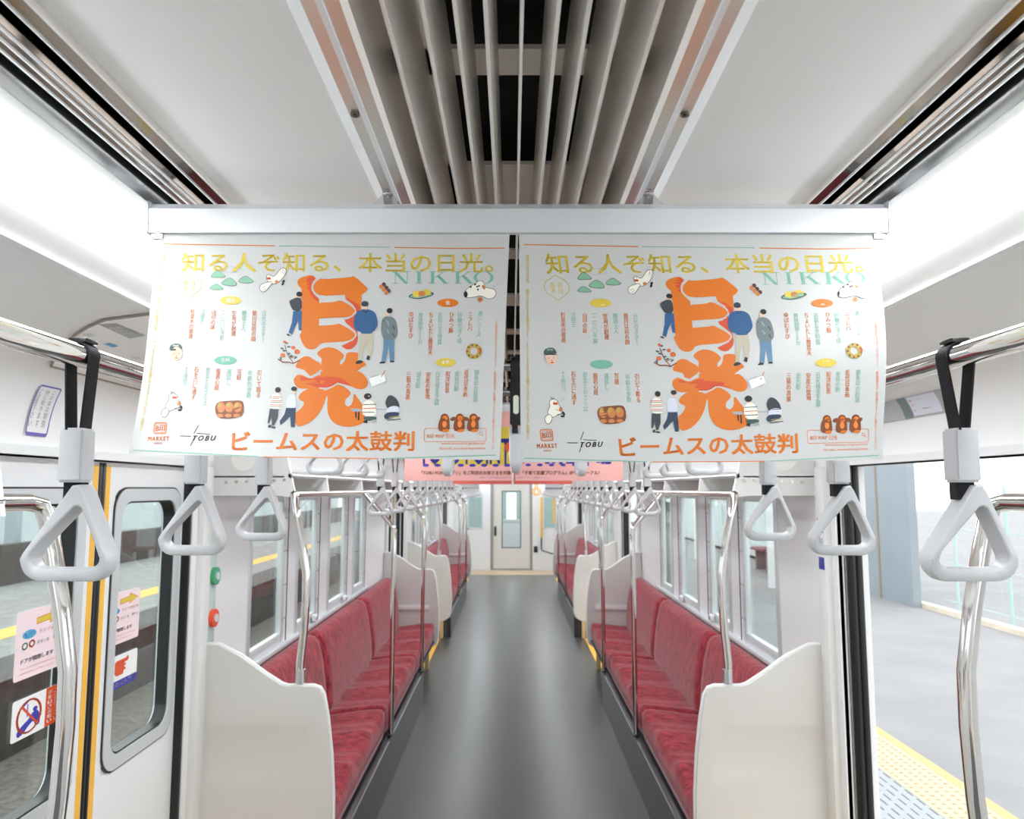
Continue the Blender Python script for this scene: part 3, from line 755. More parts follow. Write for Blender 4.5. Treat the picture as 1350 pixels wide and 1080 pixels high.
fence_m = mat('fence_green', (176, 204, 202), .5)
fn = thing('wire_fence', 'pale green wire mesh fence along the back of the platform', 'fence', (6.25, 8, 0))
for i in range(13):
    y = -3+i*1.15+.05
    b = MB(); b.cyl((6.25, y, -.05), (6.25, y, 1.75), .022, 8); b.build('post', fence_m, fn)
b = MB()
for z in (.12, .65, 1.15, 1.70): b.cyl((6.25, -3, z), (6.25, 11.2, z), .006, 5)
for i in range(36): b.cyl((6.25, -3+i*.39, .12), (6.25, -3+i*.39, 1.70), .003, 4)
b.build('mesh', fence_m, fn)
b = MB(); b.box((5.88, 11.35, -.02), (6.0, 13.1, 3.2)); struct(b.build('wall_station', wall_blue))
b = MB(); b.box((5.872, 12.30, -.02), (5.885, 12.36, 3.2)); trim(b, mat('brown_seam', (150, 132, 116), .7))
b = MB(); b.box((6.0, 13.1, -.02), (6.1, 40, 3.2)); struct(b.build('wall_station_far', mat('station_far_paint', (206, 214, 216), .7, noise=.04, nscale=1)))
for i, y in enumerate((15.4, 16.4)):
    t = thing('platform_bench', 'dark red platform bench beyond the right windows, %s of two' % ORD[i], 'bench', (5.5, y, 0), 'platform benches')
    b = MB(); b.box((5.2, y-.42, .40), (5.62, y+.42, .46), bev=.02); b.build('seat', mat('maroon_plastic', (120, 62, 72), .5), t)
    b = MB(); b.box((5.60, y-.42, .46), (5.68, y+.42, .86), bev=.02); b.build('backrest', mat('maroon_plastic', (120, 62, 72), .5), t)
    for dy in (-.35, .35):
        b = MB(); b.box((5.3, y+dy-.03, -.02), (5.55, y+dy+.03, .40)); b.build('leg', concrete, t)
for i, y in enumerate((8.6, 14.0, 20.0)):
    o = MB(); o.cyl((4.6, y+5, -.02), (4.6, y+5, 3.6), .09, 14)
    tag(o.build('canopy_post', wall_white), 'white round post on the platform outside, %s along' % ORD[i], 'post', 'platform posts')
# ------------------------------------------------------------------ outside, track side (left)
b = MB(); b.box((-5.3, -14, -1.4), (-1.5, 60, -1.1)); struct(b.build('ground_ballast', ballast))
for i, x in enumerate((-2.9, -3.97)):
    o = MB(); o.prism([(x-.06, -1.092), (x+.06, -1.092), (x+.02, -1.06), (x+.035, -.96), (x-.035, -.96), (x-.02, -1.06)], 1, -14, 60)
    tag(o.build('rail_track', mat('rusty_rail', (120, 104, 94), .45, .6)), 'steel running rail on the ballast outside, %s from the train' % ORD[i], 'rail', 'running rails')
for i in range(13):
    o = MB(); o.box((-4.45, -3.4+i*.72, -1.2), (-2.4, -3.18+i*.72, -1.092)); o = o.build('sleeper', mat('sleeper_concrete', (150, 146, 140), .9))
    tag(o, 'concrete sleeper across the track outside the left windows, %s from the near end' % ORD[i], 'sleeper', 'track sleepers')
b = MB(); b.box((-5.55, -14, -1.4), (-5.3, 60, -.02)); struct(b.build('wall_opposite_platform', brownwall))
b = MB(); b.box((-40, -14, -.25), (-5.22, 60, 0)); struct(b.build('ground_opposite_platform', concrete))
b = MB(); b.box((-6.25, -14, 0), (-5.85, 60, .004)); struct(b.build('trim_opposite_tactile', mat('ochre_paving', (226, 178, 84), .7)))
b = MB(); b.box((-9.2, -14, 0), (-9.0, 60, .72)); struct(b.build('wall_low_brown', brownwall))
b = MB(); b.box((-14, -14, 0), (-13.6, 60, 1.5)); struct(b.build('wall_opposite_grey', mat('opposite_grey', (186, 194, 196), .8, noise=.1, nscale=.6)))
for i, y in enumerate((4.5, 9.2, 14.5, 21)):
    o = MB(); o.box((-9.6, y, 0), (-9.4, y+.2, 3.4)); tag(o.build('platform_post', mat('post_grey', (150, 160, 164), .6)), 'grey post on the opposite platform outside, %s along' % ORD[i], 'post', 'opposite platform posts')
# ------------------------------------------------------------------ printed matter
def pm(name, col): return mat('ink_'+name, col, .42, spec=.45)
paper = mat('poster_paper', (204, 204, 201), .30, spec=.5)
INK = dict(yel=pm('yellow', (222, 196, 72)), teal=pm('teal', (120, 182, 158)), org=pm('orange', (224, 118, 20)), red=pm('red_orange', (216, 80, 34)),
    tang=pm('tangerine', (238, 134, 66)), navy=pm('navy', (40, 58, 82)), blue=pm('blue', (44, 92, 140)), slate=pm('slate', (58, 64, 70)), blk=pm('black', (28, 28, 30)),
    khaki=pm('khaki', (196, 188, 164)), skin=pm('skin', (232, 196, 170)), grey=pm('grey', (168, 170, 172)), shirt=pm('shirt', (112, 126, 128)), denim=pm('denim', (96, 134, 164)),
    cream=pm('cream', (244, 238, 224)), lav=pm('lavender', (218, 220, 232)), green=pm('green', (134, 184, 152)), dgreen=pm('dark_green', (66, 92, 84)), brown=pm('brown', (132, 72, 36)),
    tan=pm('tan', (206, 128, 66)), olive=pm('olive', (190, 160, 74)), white=pm('white', (240, 240, 238)), pink=pm('pink', (246, 224, 226)), purple=pm('purple', (110, 96, 180)), plum=pm('plum', (90, 56, 60)),
    cyan=pm('cyan', (70, 160, 210)), vio=pm('violet', (62, 60, 170)))
INK['paper'] = paper
TXT = {}
def text_tris(body, bold=0, spacing=1.0, line=1.0):
    key = (body, bold, spacing, line)
    if key in TXT: return TXT[key]
    cu = bpy.data.curves.new('glyphs', 'FONT'); cu.body = body; cu.align_x = 'CENTER'; cu.offset = bold; cu.space_line = line; cu.space_character = spacing
    cu.resolution_u = 2; cu.fill_mode = 'FRONT'
    ob = bpy.data.objects.new('glyphs', cu); COL.objects.link(ob)
    dg = bpy.context.evaluated_depsgraph_get(); dg.update()
    me = bpy.data.meshes.new_from_object(ob.evaluated_get(dg)); me.calc_loop_triangles()
    vs = [(v.co.x, v.co.y) for v in me.vertices]; tris = [[vs[i] for i in t.vertices] for t in me.loop_triangles]
    bpy.data.objects.remove(ob); bpy.data.curves.remove(cu); bpy.data.meshes.remove(me)
    xs = [p[0] for t in tris for p in t] or [0, 1]; ys = [p[1] for t in tris for p in t] or [0, 1]
    x0, x1, y0, y1 = min(xs), max(xs), min(ys), max(ys)
    r = [[((p[0]-x0)/max(1e-6, x1-x0), (y1-p[1])/max(1e-6, y1-y0)) for p in t] for t in tris]
    TXT[key] = r; return r
class Art:
    """flat artwork: everything in unit coordinates (a across, b down) once passed through self.uv"""
    def __init__(self, uv): self.uv = uv; self.parts = []; self.cur = None; self.k = 0
    def part(self, n): self.cur = []; self.parts.append((n, self.cur))
    def tri(self, tris, ink): self.k += 1; self.cur.append((INK[ink], self.k, [[self.uv(*p) for p in t] for t in tris]))
    def poly(self, pts, ink, sm=0):
        if sm: pts = smooth_poly(pts, sm)
        v = [Vector((p[0], p[1], 0)) for p in pts]
        self.tri([[pts[i] for i in t] for t in tessellate_polygon([v])], ink)
    def ell(self, cx, cy, rx, ry, ink, n=18, rot=0):
        c, s_ = math.cos(rot), math.sin(rot)
        P = [(rx*math.cos(2*PI*k/n), ry*math.sin(2*PI*k/n)) for k in range(n)]
        P = [(cx+x*c-y*s_, cy+x*s_+y*c) for x, y in P]
        self.tri([[P[0], P[k], P[k+1]] for k in range(1, n-1)], ink)
    def line(self, pts, wd, ink, closed=False):
        T = []; q = list(pts)+([pts[0]] if closed else [])
        for a, b in zip(q, q[1:]):
            dx, dy = b[0]-a[0], b[1]-a[1]; L = math.hypot(dx, dy) or 1; nx, ny = -dy/L*wd/2, dx/L*wd/2; ex, ey = dx/L*wd*.35, dy/L*wd*.35
            A, B, C, D = (a[0]+nx-ex, a[1]+ny-ey), (b[0]+nx+ex, b[1]+ny+ey), (b[0]-nx+ex, b[1]-ny+ey), (a[0]-nx-ex, a[1]-ny-ey)
            T += [[A, B, C], [A, C, D]]
        self.tri(T, ink)
    def text(self, body, x0, y0, x1, y1, ink, bold=0, shear=0, spacing=1.0, dx=0, line=1.0):
        """fit the glyph bounds to the box; shear slants italics, dx shifts the foot of a column sideways"""
        T = text_tris(body, 0, spacing, line)
        n = body.count('\n')+1; ex = bold*1.3*((y1-y0)/n if n == 1 else (x1-x0)); ey = ex
        if n == 1 and x1 < 2: ex = ey*(x1-x0)/(y1-y0)/max(1, len(body))
        sh = [(0, 0)] if bold == 0 else ([(-ex, 0), (ex, 0)] if bold < .011 or n > 1 else [(-ex, -ey*.6), (ex, -ey*.6), (-ex, ey*.6), (ex, ey*.6)])
        self.tri([[(x0+(x1-x0)*u+shear*(1-v)+dx*v+sx, y0+(y1-y0)*v+sy) for u, v in t] for t in T for sx, sy in sh], ink)
    def col(self, body, cx, y0, cx2, y1, ink, wd=6.2, bold=.012):
        self.text('\n'.join(body), cx-wd/2, y0, cx+wd/2, y1, ink, bold, dx=cx2-cx, line=.92)
    def emit(self, parent, fn, lift, step, cuts=(0, 0)):
        """fn(a, b, off) -> world point"""
        for name, items in self.parts:
            if not items: continue
            mb = MB(); bm = mb.bm; mats = []
            lay = bm.faces.layers.int.new('k')
            for m, k, tris in items:
                if m not in mats: mats.append(m)
                mi = mats.index(m)
                cache = {}
                for t in tris:
                    vs = []
                    for p in t:
                        key = (round(p[0], 7), round(p[1], 7))
                        if key not in cache: cache[key] = bm.verts.new((p[0], p[1], k*1e-3))
                        vs.append(cache[key])
                    if len(set(vs)) < 3: continue
                    try: f = bm.faces.new(vs)
                    except ValueError: continue
                    f.material_index = mi
            for ax in (0, 1):
                for q in range(1, cuts[ax]):
                    co = [0, 0, 0]; no = [0, 0, 0]; co[ax] = q/cuts[ax]; no[ax] = 1
                    bmesh.ops.bisect_plane(bm, geom=bm.verts[:]+bm.edges[:]+bm.faces[:], plane_co=co, plane_no=no, dist=1e-7)
            for v in bm.verts:
                k = v.co.z*1e3; v.co = fn(v.co.x, v.co.y, lift+step*k)
            mb.build(name, mats, parent, angle=20)
def px_art(tl, tr, bl, br):
    """artwork drawn on a sheet whose corners are given in drawing units"""
    def uv(x, y):
        a = (x-tl[0])/(tr[0]-tl[0]); b = (y-tl[1])/(bl[1]-tl[1])
        for _ in range(6):
            X = (1-a)*(1-b)*tl[0]+a*(1-b)*tr[0]+(1-a)*b*bl[0]+a*b*br[0]; Y = (1-a)*(1-b)*tl[1]+a*(1-b)*tr[1]+(1-a)*b*bl[1]+a*b*br[1]
            xa = (1-b)*(tr[0]-tl[0])+b*(br[0]-bl[0]); xb = (1-a)*(bl[0]-tl[0])+a*(br[0]-tr[0])
            ya = (1-b)*(tr[1]-tl[1])+b*(br[1]-bl[1]); yb = (1-a)*(bl[1]-tl[1])+a*(br[1]-tr[1])
            D = xa*yb-xb*ya; ex, ey = x-X, y-Y
            a += (ex*yb-ey*xb)/D; b += (xa*ey-ya*ex)/D
        return a, b
    return uv
def draw_advert():
    A = Art(px_art((211, 313), (671, 311), (173.5, 604.5), (659, 613.5)))
    A.part('border_rules')
    A.line([(216, 329), (362, 331.2)], 1.3, 'org'); A.line([(368, 331.3), (513, 332.6)], 1, 'teal'); A.line([(520, 333), (600, 334.2), (664, 333.4)], 1.3, 'org')
    A.part('border_rules'); A.line([(179, 599.6), (342, 607.8)], 1.1, 'teal'); A.line([(350, 608.3), (500, 611)], 1.1, 'org'); A.line([(507, 611), (653, 607.2)], 1.1, 'teal')
    A.part('headline_lettering')
    # NIKKO drawn with thick and thin strokes, set first so that the yellow line prints over it
    y0, y1 = 367, 383.6
    def serif(x, y, w_): A.line([(x-w_/2, y), (x+w_/2, y)], .7, 'teal')
    A.line([(521, y0), (521, y1)], .9, 'teal'); A.poly([(517.5, y0), (523, y0), (537.5, y1), (533, y1)], 'teal'); A.line([(536.5, y0), (536.5, y1)], .9, 'teal')
    serif(521, y1-.3, 7); serif(536.5, y0+.3, 7); serif(518, y0+.3, 5)
    A.poly([(550, y0), (554, y0), (554, y1), (550, y1)], 'teal'); serif(552, y0+.3, 9); serif(552, y1-.3, 9)
    for x in (568, 601):
        A.poly([(x, y0), (x+4, y0), (x+4, y1), (x, y1)], 'teal'); serif(x+2, y0+.3, 9); serif(x+2, y1-.3, 9)
        A.line([(x+17, y0), (x+4, y0+9)], .9, 'teal'); A.poly([(x+7, y0+6.5), (x+10.5, y0+4.6), (x+22, y1), (x+17, y1)], 'teal'); serif(x+17, y0+.3, 8); serif(x+19.5, y1-.3, 8)
    n = 28
    for k in range(n):
        t0, t1 = 2*PI*k/n, 2*PI*(k+1)/n
        q = [(637+r[0]*math.cos(t), 375.4+r[1]*math.sin(t)) for t, r in ((t0, (13, 8.6)), (t1, (13, 8.6)), (t1, (9, 8)), (t0, (9, 8)))]
        A.poly(q, 'teal')
    A.part('headline_lettering')
    A.text('知る人ぞ知る、本当の日光。', 240, 341.5, 649, 368, 'yel', .012, spacing=1.02)
    A.part('large_lettering')
    c = lambda P: [(370+x/9, 355+y/9) for x, y in P]
    A.poly(c([(205,215),(250,180),(340,155),(390,160),(425,205),(375,270),(372,330),(410,390),(462,440),(466,493),(470,492),(640,485),(705,458),(800,510),(865,560),(885,600),(840,650),(760,668),(640,672),(457,682),(453,683),(450,768),(455,768),(650,755),(690,738),(800,800),(870,850),(885,880),(860,920),(760,955),(640,962),(465,972),(420,1035),(350,1050),(290,1030),(245,960),(215,875),(240,855),(242,845),(258,330),(215,290),(198,250)]), 'org', 1)
    A.poly(c([(300,205),(360,165),(392,165),(425,207),(375,270),(372,330),(410,390),(462,440),(464,490),(400,455),(345,380),(312,290)]), 'red', 1)
    A.poly(c([(475,192),(510,207),(835,180),(870,160),(1030,310),(1025,340),(1000,370),(968,388),(960,395),(955,500),(955,575),(905,630),(893,600),(860,540),(770,470),(754,400),(748,396),(470,412),(395,350),(388,290),(420,240)]), 'org', 1)
    A.poly(c([(757,425),(850,470),(930,520),(952,575),(905,630),(893,600),(860,540),(775,475)]), 'red', 1)
    A.poly(c([(742,690),(800,680),(880,628),(908,645),(882,690),(888,760),(908,830),(915,960),(860,1030),(800,1052),(750,1035),(708,1000),(740,985),(830,950),(890,905),(898,865),(840,800),(760,740)]), 'red', 1)
    A.poly(c([(890,700),(915,690),(915,830),(900,800)]), 'org')
    for P in ([(425,203),(392,240),(375,280),(374,330),(405,385),(462,440),(467,492)], [(752,398),(775,465),(840,510),(880,565),(888,605),(850,650),(800,680),(742,692)], [(742,692),(765,738),(820,785),(878,840),(893,880),(850,935),(760,975),(706,1000)]): A.line(c(P), 1.7, 'paper')
    A.part('large_lettering')
    g = lambda P: [(340+x/6.43, 460+y/6.43) for x, y in P]
    A.poly(g([(312,212),(340,160),(385,130),(430,130),(480,165),(527,188),(530,240),(480,275),(440,298),(410,285),(375,245),(320,228)]), 'org', 1)
    A.poly(g([(495,100),(540,65),(600,52),(670,70),(727,118),(720,145),(692,165),(690,208),(735,170),(745,100),(790,95),(852,100),(860,160),(905,180),(914,210),(880,222),(818,268),(860,255),(910,300),(934,350),(915,395),(860,410),(800,390),(745,365),(680,352),(620,388),(520,392),(525,285),(530,190),(540,150),(505,125)]), 'org', 1)
    A.poly(g([(292,320),(335,278),(380,290),(440,320),(500,290),(527,285),(560,400),(420,400),(350,402),(308,372)]), 'org', 1)
    A.poly(g([(338,465),(360,435),(400,408),(440,395),(530,392),(560,415),(592,425),(575,470),(545,560),(490,640),(410,700),(325,716),(312,600),(360,570),(397,515),(345,490)]), 'org', 1)
    A.poly(g([(540,425),(610,400),(670,360),(740,390),(787,435),(770,465),(735,490),(733,530),(760,552),(800,525),(808,430),(850,490),(890,540),(907,600),(907,675),(850,705),(750,720),(650,692),(595,625),(583,540),(590,465),(560,445)]), 'org', 1)
    A.poly(g([(345,290),(440,325),(520,295),(640,300),(730,325),(792,385),(745,370),(680,355),(620,390),(520,394),(440,372),(365,345)]), 'red', 1)
    for P in ([(322,232),(385,250),(440,305),(500,272),(535,248)], [(518,395),(575,402),(625,385),(672,357),(740,375),(800,400)]): A.line(g(P), 1.6, 'paper')
    A.part('title_lettering')
    A.text('ビームスの太鼓判', 308, 577, 546, 601.5, 'org', .022, spacing=1.03)
    A.part('column_lettering')
    for i, (t, x, a, x2, b) in enumerate([('杉並木の寄進', 254, 418, 250, 457), ('法親王', 267.6, 418, 265.6, 437), ('山印の証', 282.4, 419, 279.4, 445), ('一二六〇年前', 294, 420, 291.6, 459), ('空海が創建', 308.4, 420, 307, 454), ('勝道上人', 322, 420, 320, 447), ('徳川以前の顔', 335.6, 420, 333, 461), ('日光のスタ丨', 348, 421, 346, 461)]):
        A.col(t, x, a, x2, b, 'teal' if i % 2 else 'org', bold=0 if i % 2 else .01)
    A.part('column_lettering')
    for i, (t, x, a, x2, b) in enumerate([('60度の刀', 244.4, 493, 242, 519), ('石を穴に通す', 258, 494, 253.6, 536), ('邪念とおさらば', 273, 495, 268.4, 544), ('般若心経', 286.6, 496, 284.4, 524), ('運試し', 301, 497, 299.6, 518), ('写経', 314.4, 497, 313.6, 511), ('年齢の歩数', 328.6, 498, 327, 534), ('引いて彫る', 341, 498, 339.6, 534)]):
        A.col(t, x, a, x2, b, 'org' if i % 2 else 'teal', bold=.01 if i % 2 else 0)
    A.part('column_lettering')
    for i, (t, x, a, x2, b) in enumerate([('ゆばむすび', 542.4, 422, 541, 457), ('賞味期限15分', 554.4, 423, 553.6, 465), ('ちょいたし舞茸天', 568, 423, 566.6, 479), ('名前なき特盛', 580, 423, 579, 465), ('ひみつ豚', 595, 423, 594, 450), ('砂糖が浮く頃', 606, 423, 605, 464), ('ニラレバ', 620, 423, 619, 447), ('濃いソ丨ス', 632.4, 421, 630.6, 455)]):
        A.col(t, x, a, x2, b, 'teal' if i % 2 else 'org', bold=0 if i % 2 else .01)
    A.part('column_lettering')
    for i, (t, x, a, x2, b) in enumerate([('三猿の真裏', 538.6, 501, 537, 537), ('日光彫', 551.4, 501, 550, 522), ('安産の聖地', 564, 501, 563, 536), ('日光様宝之額', 576.6, 501, 575, 544), ('和洋折衷', 590, 500, 589, 528), ('金谷の駒', 602, 500, 601, 526), ('近代日本画', 614.4, 498, 613, 533), ('御朱印の起源', 628, 498, 626, 540)]):
        A.col(t, x, a, x2, b, 'teal' if i % 2 else 'org', bold=0 if i % 2 else .01)
    A.part('edge_lettering')
    A.col('東武の日光 知られざる魅力を とっておきの旅のスタンプをご紹介', 218, 342, 187, 576, 'yel', 4.6, .01)
    A.col('〇東武のスタンプラリ丨 新宿駅のご利用ですぐに集めてください', 654, 434, 650, 600, 'tang', 3.8, 0)
    A.part('category_print')
    for t, x, y, rx, ink in (('歴史', 304.4, 406.6, 14, 'yel'), ('体験', 296, 485.4, 15, 'teal'), ('食', 590, 410, 14, 'org'), ('文化', 587, 488.6, 13.5, 'yel')):
        A.ell(x, y, rx, 5.7, ink); q = 5.6 if len(t) == 2 else 3
        A.text(t, x-q, y-2.9, x+q, y+2.9, 'white', .02)
    A.part('logo_print')
    A.line(rrect(204.4, 565.2, 220.6, 579, 2.6, 3), 1.1, 'org', True); A.text('B印', 207, 568, 218.4, 576.4, 'org', .015); A.line(rrect(206.2, 566.8, 218.9, 577.4, 1.5, 3), .5, 'org', True)
    A.text('MARKET', 197.8, 582.8, 225, 588, 'org', .03, spacing=1.25); A.text('NIKKO', 206, 590, 216.5, 592.4, 'org', .02, spacing=1.3)
    A.part('logo_print')
    A.text('TOBU', 254.5, 581.8, 284, 588, 'blk', .035, shear=2.4, spacing=1.4)
    A.line([(239, 582.1), (253, 582.6)], .9, 'blk'); A.line([(261, 578.8), (278, 580)], .9, 'blk'); A.line([(262.3, 569), (257, 579)], .9, 'blk'); A.line([(258.4, 583), (253.8, 594)], .9, 'blk')
    A.part('search_box_print')
    A.line(rrect(559.5, 573.4, 641, 590, 3, 3), .6, 'tang', True); A.text('B印 MAP 日光', 563.5, 580, 599.5, 586, 'tang', .005)
    A.line([(634+2*math.cos(k*PI/5), 580+2*math.sin(k*PI/5)) for k in range(10)], .6, 'tang', True); A.line([(635.6, 581.6), (637.4, 583.6)], .7, 'tang')
    A.text('www.beams.co.jp/special/', 582, 590.8, 640, 594.8, 'tang', 0); A.text('bjirushi_market/map/nikko', 580, 596.8, 640, 601, 'tang', 0)
    A.part('mountain_print')
    for P in ([(277,376),(282,369),(288,365),(293,369),(299,375),(290,376)], [(290,385),(296,379),(303,375.5),(308,378),(314,386),(306,388)], [(313,382),(318,376),(325,373),(330,377),(336.5,381.5),(326,384)], [(275,391),(280,386.5),(286,384),(291,387),(296.5,392),(285,392.8)]):
        A.poly([(x, y) for x, y in P], 'dgreen', 1); cx = sum(p[0] for p in P)/6; cy = sum(p[1] for p in P)/6
        A.poly([(cx+(x-cx)*.93, cy+(y-cy)*.9) for x, y in P], 'green', 1)
    A.line([(305+13*math.cos(k*PI/8), 365+4*math.sin(k*PI/8)) for k in range(16)], .4, 'grey', True)
    A.part('emblem_print')
    dm = [(250, 369), (256, 374), (263, 377), (267, 386), (263, 394), (256, 398), (250, 404), (244, 398), (237, 394), (233, 386), (237, 377), (244, 374)]
    A.line(smooth_poly(dm, 1), .7, 'yel', True); A.text('日\n光', 251.5, 380, 258, 394, 'yel', 0, line=.95); A.text('彫\n木', 242, 380, 248.5, 394, 'yel', 0, line=.95)
    A.part('bird_print')
    def bird(P, ink='cream', wd=.6):
        A.poly(P, ink, 2); A.line(smooth_poly(P, 2), wd, 'blk', True)
    bird([(352,372),(356,371),(360,375),(364,372),(369,365),(373,362),(378,364),(377,371),(371,379),(365,384),(359,385),(354,382),(351,377)])
    bird([(360,383),(357,386),(352,393),(347,396),(343,393),(342,388),(346,384),(353,382),(357,381)])
    A.line([(374, 364), (372, 370)], .4, 'blk'); A.line([(376.5, 366), (374, 372)], .4, 'blk'); A.line([(345, 390), (350, 388)], .4, 'blk'); A.line([(346.5, 393.5), (351, 390)], .4, 'blk')
    A.poly([(352,375.5),(357,375.5),(357.5,378.5),(352.5,378.5)], 'red'); A.line([(352, 377), (357.3, 377)], .4, 'blk'); A.ell(355.5, 373.4, .6, .6, 'blk', 8)
    A.ell(365, 381.5, 2.3, 2.3, 'tan'); A.ell(374, 381, 1.6, 2.4, 'blk', 10, .6); A.ell(373, 384.5, 1.5, 2.2, 'blk', 10, .6)
    A.part('bird_print')
    bird([(222,537),(221,531),(225,528),(231,528.5),(234,533),(234,537),(238,540),(236,546),(230,548),(224,551),(219,549),(217,543)])
    bird([(219,546),(223,549),(222,554),(217,559.5),(212.5,556),(213,550)])
    A.line([(225, 528), (224, 525.5), (226.5, 527.6), (227.5, 525.6), (229, 528)], .5, 'blk'); A.ell(227.5, 530.8, .6, .6, 'blk', 8)
    A.poly([(226,532),(232.5,532),(232,535),(226.5,535)], 'red'); A.line([(226, 533.5), (232.4, 533.5)], .4, 'blk'); A.ell(235, 541, 2, 3, 'tan', 12); A.line([(229, 541), (233, 542.5)], .5, 'blk')
    A.line([(230, 547), (237, 546.5)], .6, 'blk'); A.ell(238.5, 546, 1.8, 2.6, 'blk', 10, -.4); A.ell(236.8, 549.4, 2.8, 1.5, 'blk', 10); A.line([(236, 531), (239, 529), (241.5, 527)], .5, 'grey')
    A.part('food_print')
    for k in range(3): A.ell(506+k*3.2, 385+k*4.5, 2.7, 2.9, 'plum'); A.ell(502.5+k*3.4, 388+k*4.2, 2.6, 2.8, 'tan')
    A.poly([(536,402),(546,396),(562,394),(574,397),(566,402),(550,405.5)], 'dgreen', 1); A.poly([(538,402),(547,397.5),(562,396),(571,397.6),(564,401),(550,404)], 'green', 1)
    A.ell(550, 398, 6.5, 4.6, 'yel'); A.ell(562, 395.5, 6, 4, 'yel'); A.ell(556, 397.5, 4.8, 3.6, 'tan')
    A.part('dog_print')
    # spotted dog lying down
    bird([(611,402),(612,395),(618,388),(626,384),(631,379),(637,381),(639,389),(645,390),(652,392),(654,398),(650,404),(642,405),(634,400),(626,402),(618,403.5)], 'cream', .6)
    A.ell(613.5, 398.5, 2.6, 4.2, 'blk'); A.ell(637, 388.6, 1.8, 3.4, 'tan', rot=-.5); A.ell(632.4, 405.5, 3.3, 3.4, 'tan'); A.ell(632.4, 405.5, 1, 1, 'brown')
    for x, y in ((620, 388.5), (626, 385), (628.5, 388), (629.5, 392), (631, 387)): A.ell(x, y, 1.3, 1.2, 'blk')
    for x, y in ((651, 388), (654.5, 384.5), (658, 381.5)): A.ell(x, y, .7, .7, 'teal')
    A.part('flower_print')
    # branch with blossoms
    A.line([(366, 484), (372, 488), (380, 488), (386, 489.5), (394, 485.5)], 1.5, 'brown'); A.line([(386, 489), (380, 481), (377, 474), (375, 466)], 1, 'brown'); A.line([(381, 483), (388, 480)], .9, 'brown')
    for x, y in ((369, 483), (371, 470), (380, 468), (374, 473), (380, 477), (389, 482), (377, 463), (383, 480)): A.ell(x, y, 2.4, 1.1, 'dgreen', 10, x)
    for x, y, r in ((372, 479, 3.2), (391, 474.3, 3.7), (386, 469, 2.7), (374.5, 461.5, 2)): A.ell(x, y, r, r*.85, 'red', 10); A.ell(x, y, r*.6, r*.5, 'org', 8)
    # figures
    A.part('figure_print')
    A.ell(393, 401.5, 3.2, 4, 'skin'); A.ell(394.8, 398.2, 4, 3.4, 'blk'); A.poly([(381,407),(385,405.5),(391,402.5),(398,404),(398,421),(386.5,421),(383,414)], 'slate', 1); A.poly([(386.5,421),(398,421),(397,447),(393.3,446),(393,433),(387.5,444),(384.5,452),(380,449.5),(384.5,436)], 'blue'); A.poly([(376.5,451),(380,451),(383,453.5),(379,453.5)], 'blk'); A.ell(381.5, 406.5, 1.6, 1.4, 'skin', 8)
    A.part('figure_print')
    A.ell(481, 417, 3.3, 4, 'skin'); A.ell(481, 411.2, 4.6, 3.8, 'navy'); A.ell(481, 413.6, 4.4, .9, 'blk')
    A.poly([(474,450),(491,450),(492,465),(488.5,481),(484,481),(483,463),(479,472),(476,486),(471,486),(473,465)], 'khaki'); A.poly([(472,421),(474,420),(478,418.6),(487,419),(491,420.5),(495,424),(496.5,429),(498,437),(497,442),(493,447.5),(491,448),(490,451),(476,451),(474.5,448),(470,447.5),(466.5,443),(465.5,437),(467,429),(469,424)], 'blue', 1); A.line([(482, 420), (482.5, 450)], .7, 'lav'); A.line([(471.5, 427), (470.5, 437), (473, 446)], .7, 'navy'); A.line([(492.5, 428), (493.5, 438), (490, 447)], .7, 'navy'); A.poly([(477.5,418.5),(482,422),(486.5,418.5),(485,421.5),(482,424),(479,421.5)], 'navy')
    A.poly([(468,488),(473,485),(478,486.5),(477,489),(469,491)], 'blk', 1); A.poly([(482,484),(484,479),(487.5,480.5),(486,486)], 'blk')
    A.part('figure_print')
    A.ell(511, 424.5, 3.2, 4, 'skin'); A.ell(513.5, 420.5, 3.9, 3.6, 'blk'); A.poly([(505,458),(519.5,458),(519,487),(513.5,487),(512,468),(508,488),(502,488),(505,470)], 'denim'); A.poly([(502.5,433),(508,427.5),(517,428.5),(522,434),(524.5,452),(519.5,460),(506,460),(502,450)], 'shirt', 1)
    A.poly([(499.5,489),(503,486.5),(507.5,487.5),(507,489.5),(500,490)], 'blk'); A.poly([(513.5,486),(519,486),(519,488.3),(513.5,488.3)], 'blk')
    for k in range(14): A.ell(505+(k*7.3) % 15, 434+(k*5.1) % 22, 1.3, .7, 'grey' if k % 2 else 'slate', 6, k)
    A.part('figure_print')
    A.ell(367, 526, 2.4, 3.2, 'skin'); A.ell(365.7, 523.8, 3.8, 3.6, 'blk'); A.poly([(355.5,548),(367,548),(366,560),(362,569),(359,569),(358,559),(355,567),(353,566)], 'slate'); A.poly([(357.5,531),(362,528),(369,530),(371,540),(370,548.5),(357,548.5),(354,542)], 'cream', 1)
    for y in (532.5, 537.5, 543): A.line([(355.5, y), (370, y+.3)], .9, 'red'); A.line([(355.5, y+2), (370, y+2.3)], .7, 'navy')
    A.poly([(354,569),(358,568),(358,572),(354,572)], 'navy'); A.poly([(359,570),(364,571),(364,573),(358,572.4)], 'navy')
    A.part('figure_print')
    A.ell(387, 526, 2.4, 3.2, 'skin'); A.ell(386.9, 522.5, 3.9, 3, 'blk'); A.poly([(377,547),(389.5,547),(389,571.5),(384,571.5),(382.5,558),(374,566),(370,569),(368.8,564),(375,555)], 'navy'); A.poly([(378,531),(383,529),(388,530),(390,536),(390.5,547),(376.5,547),(376.5,538)], 'lav', 1)
    A.part('figure_print')
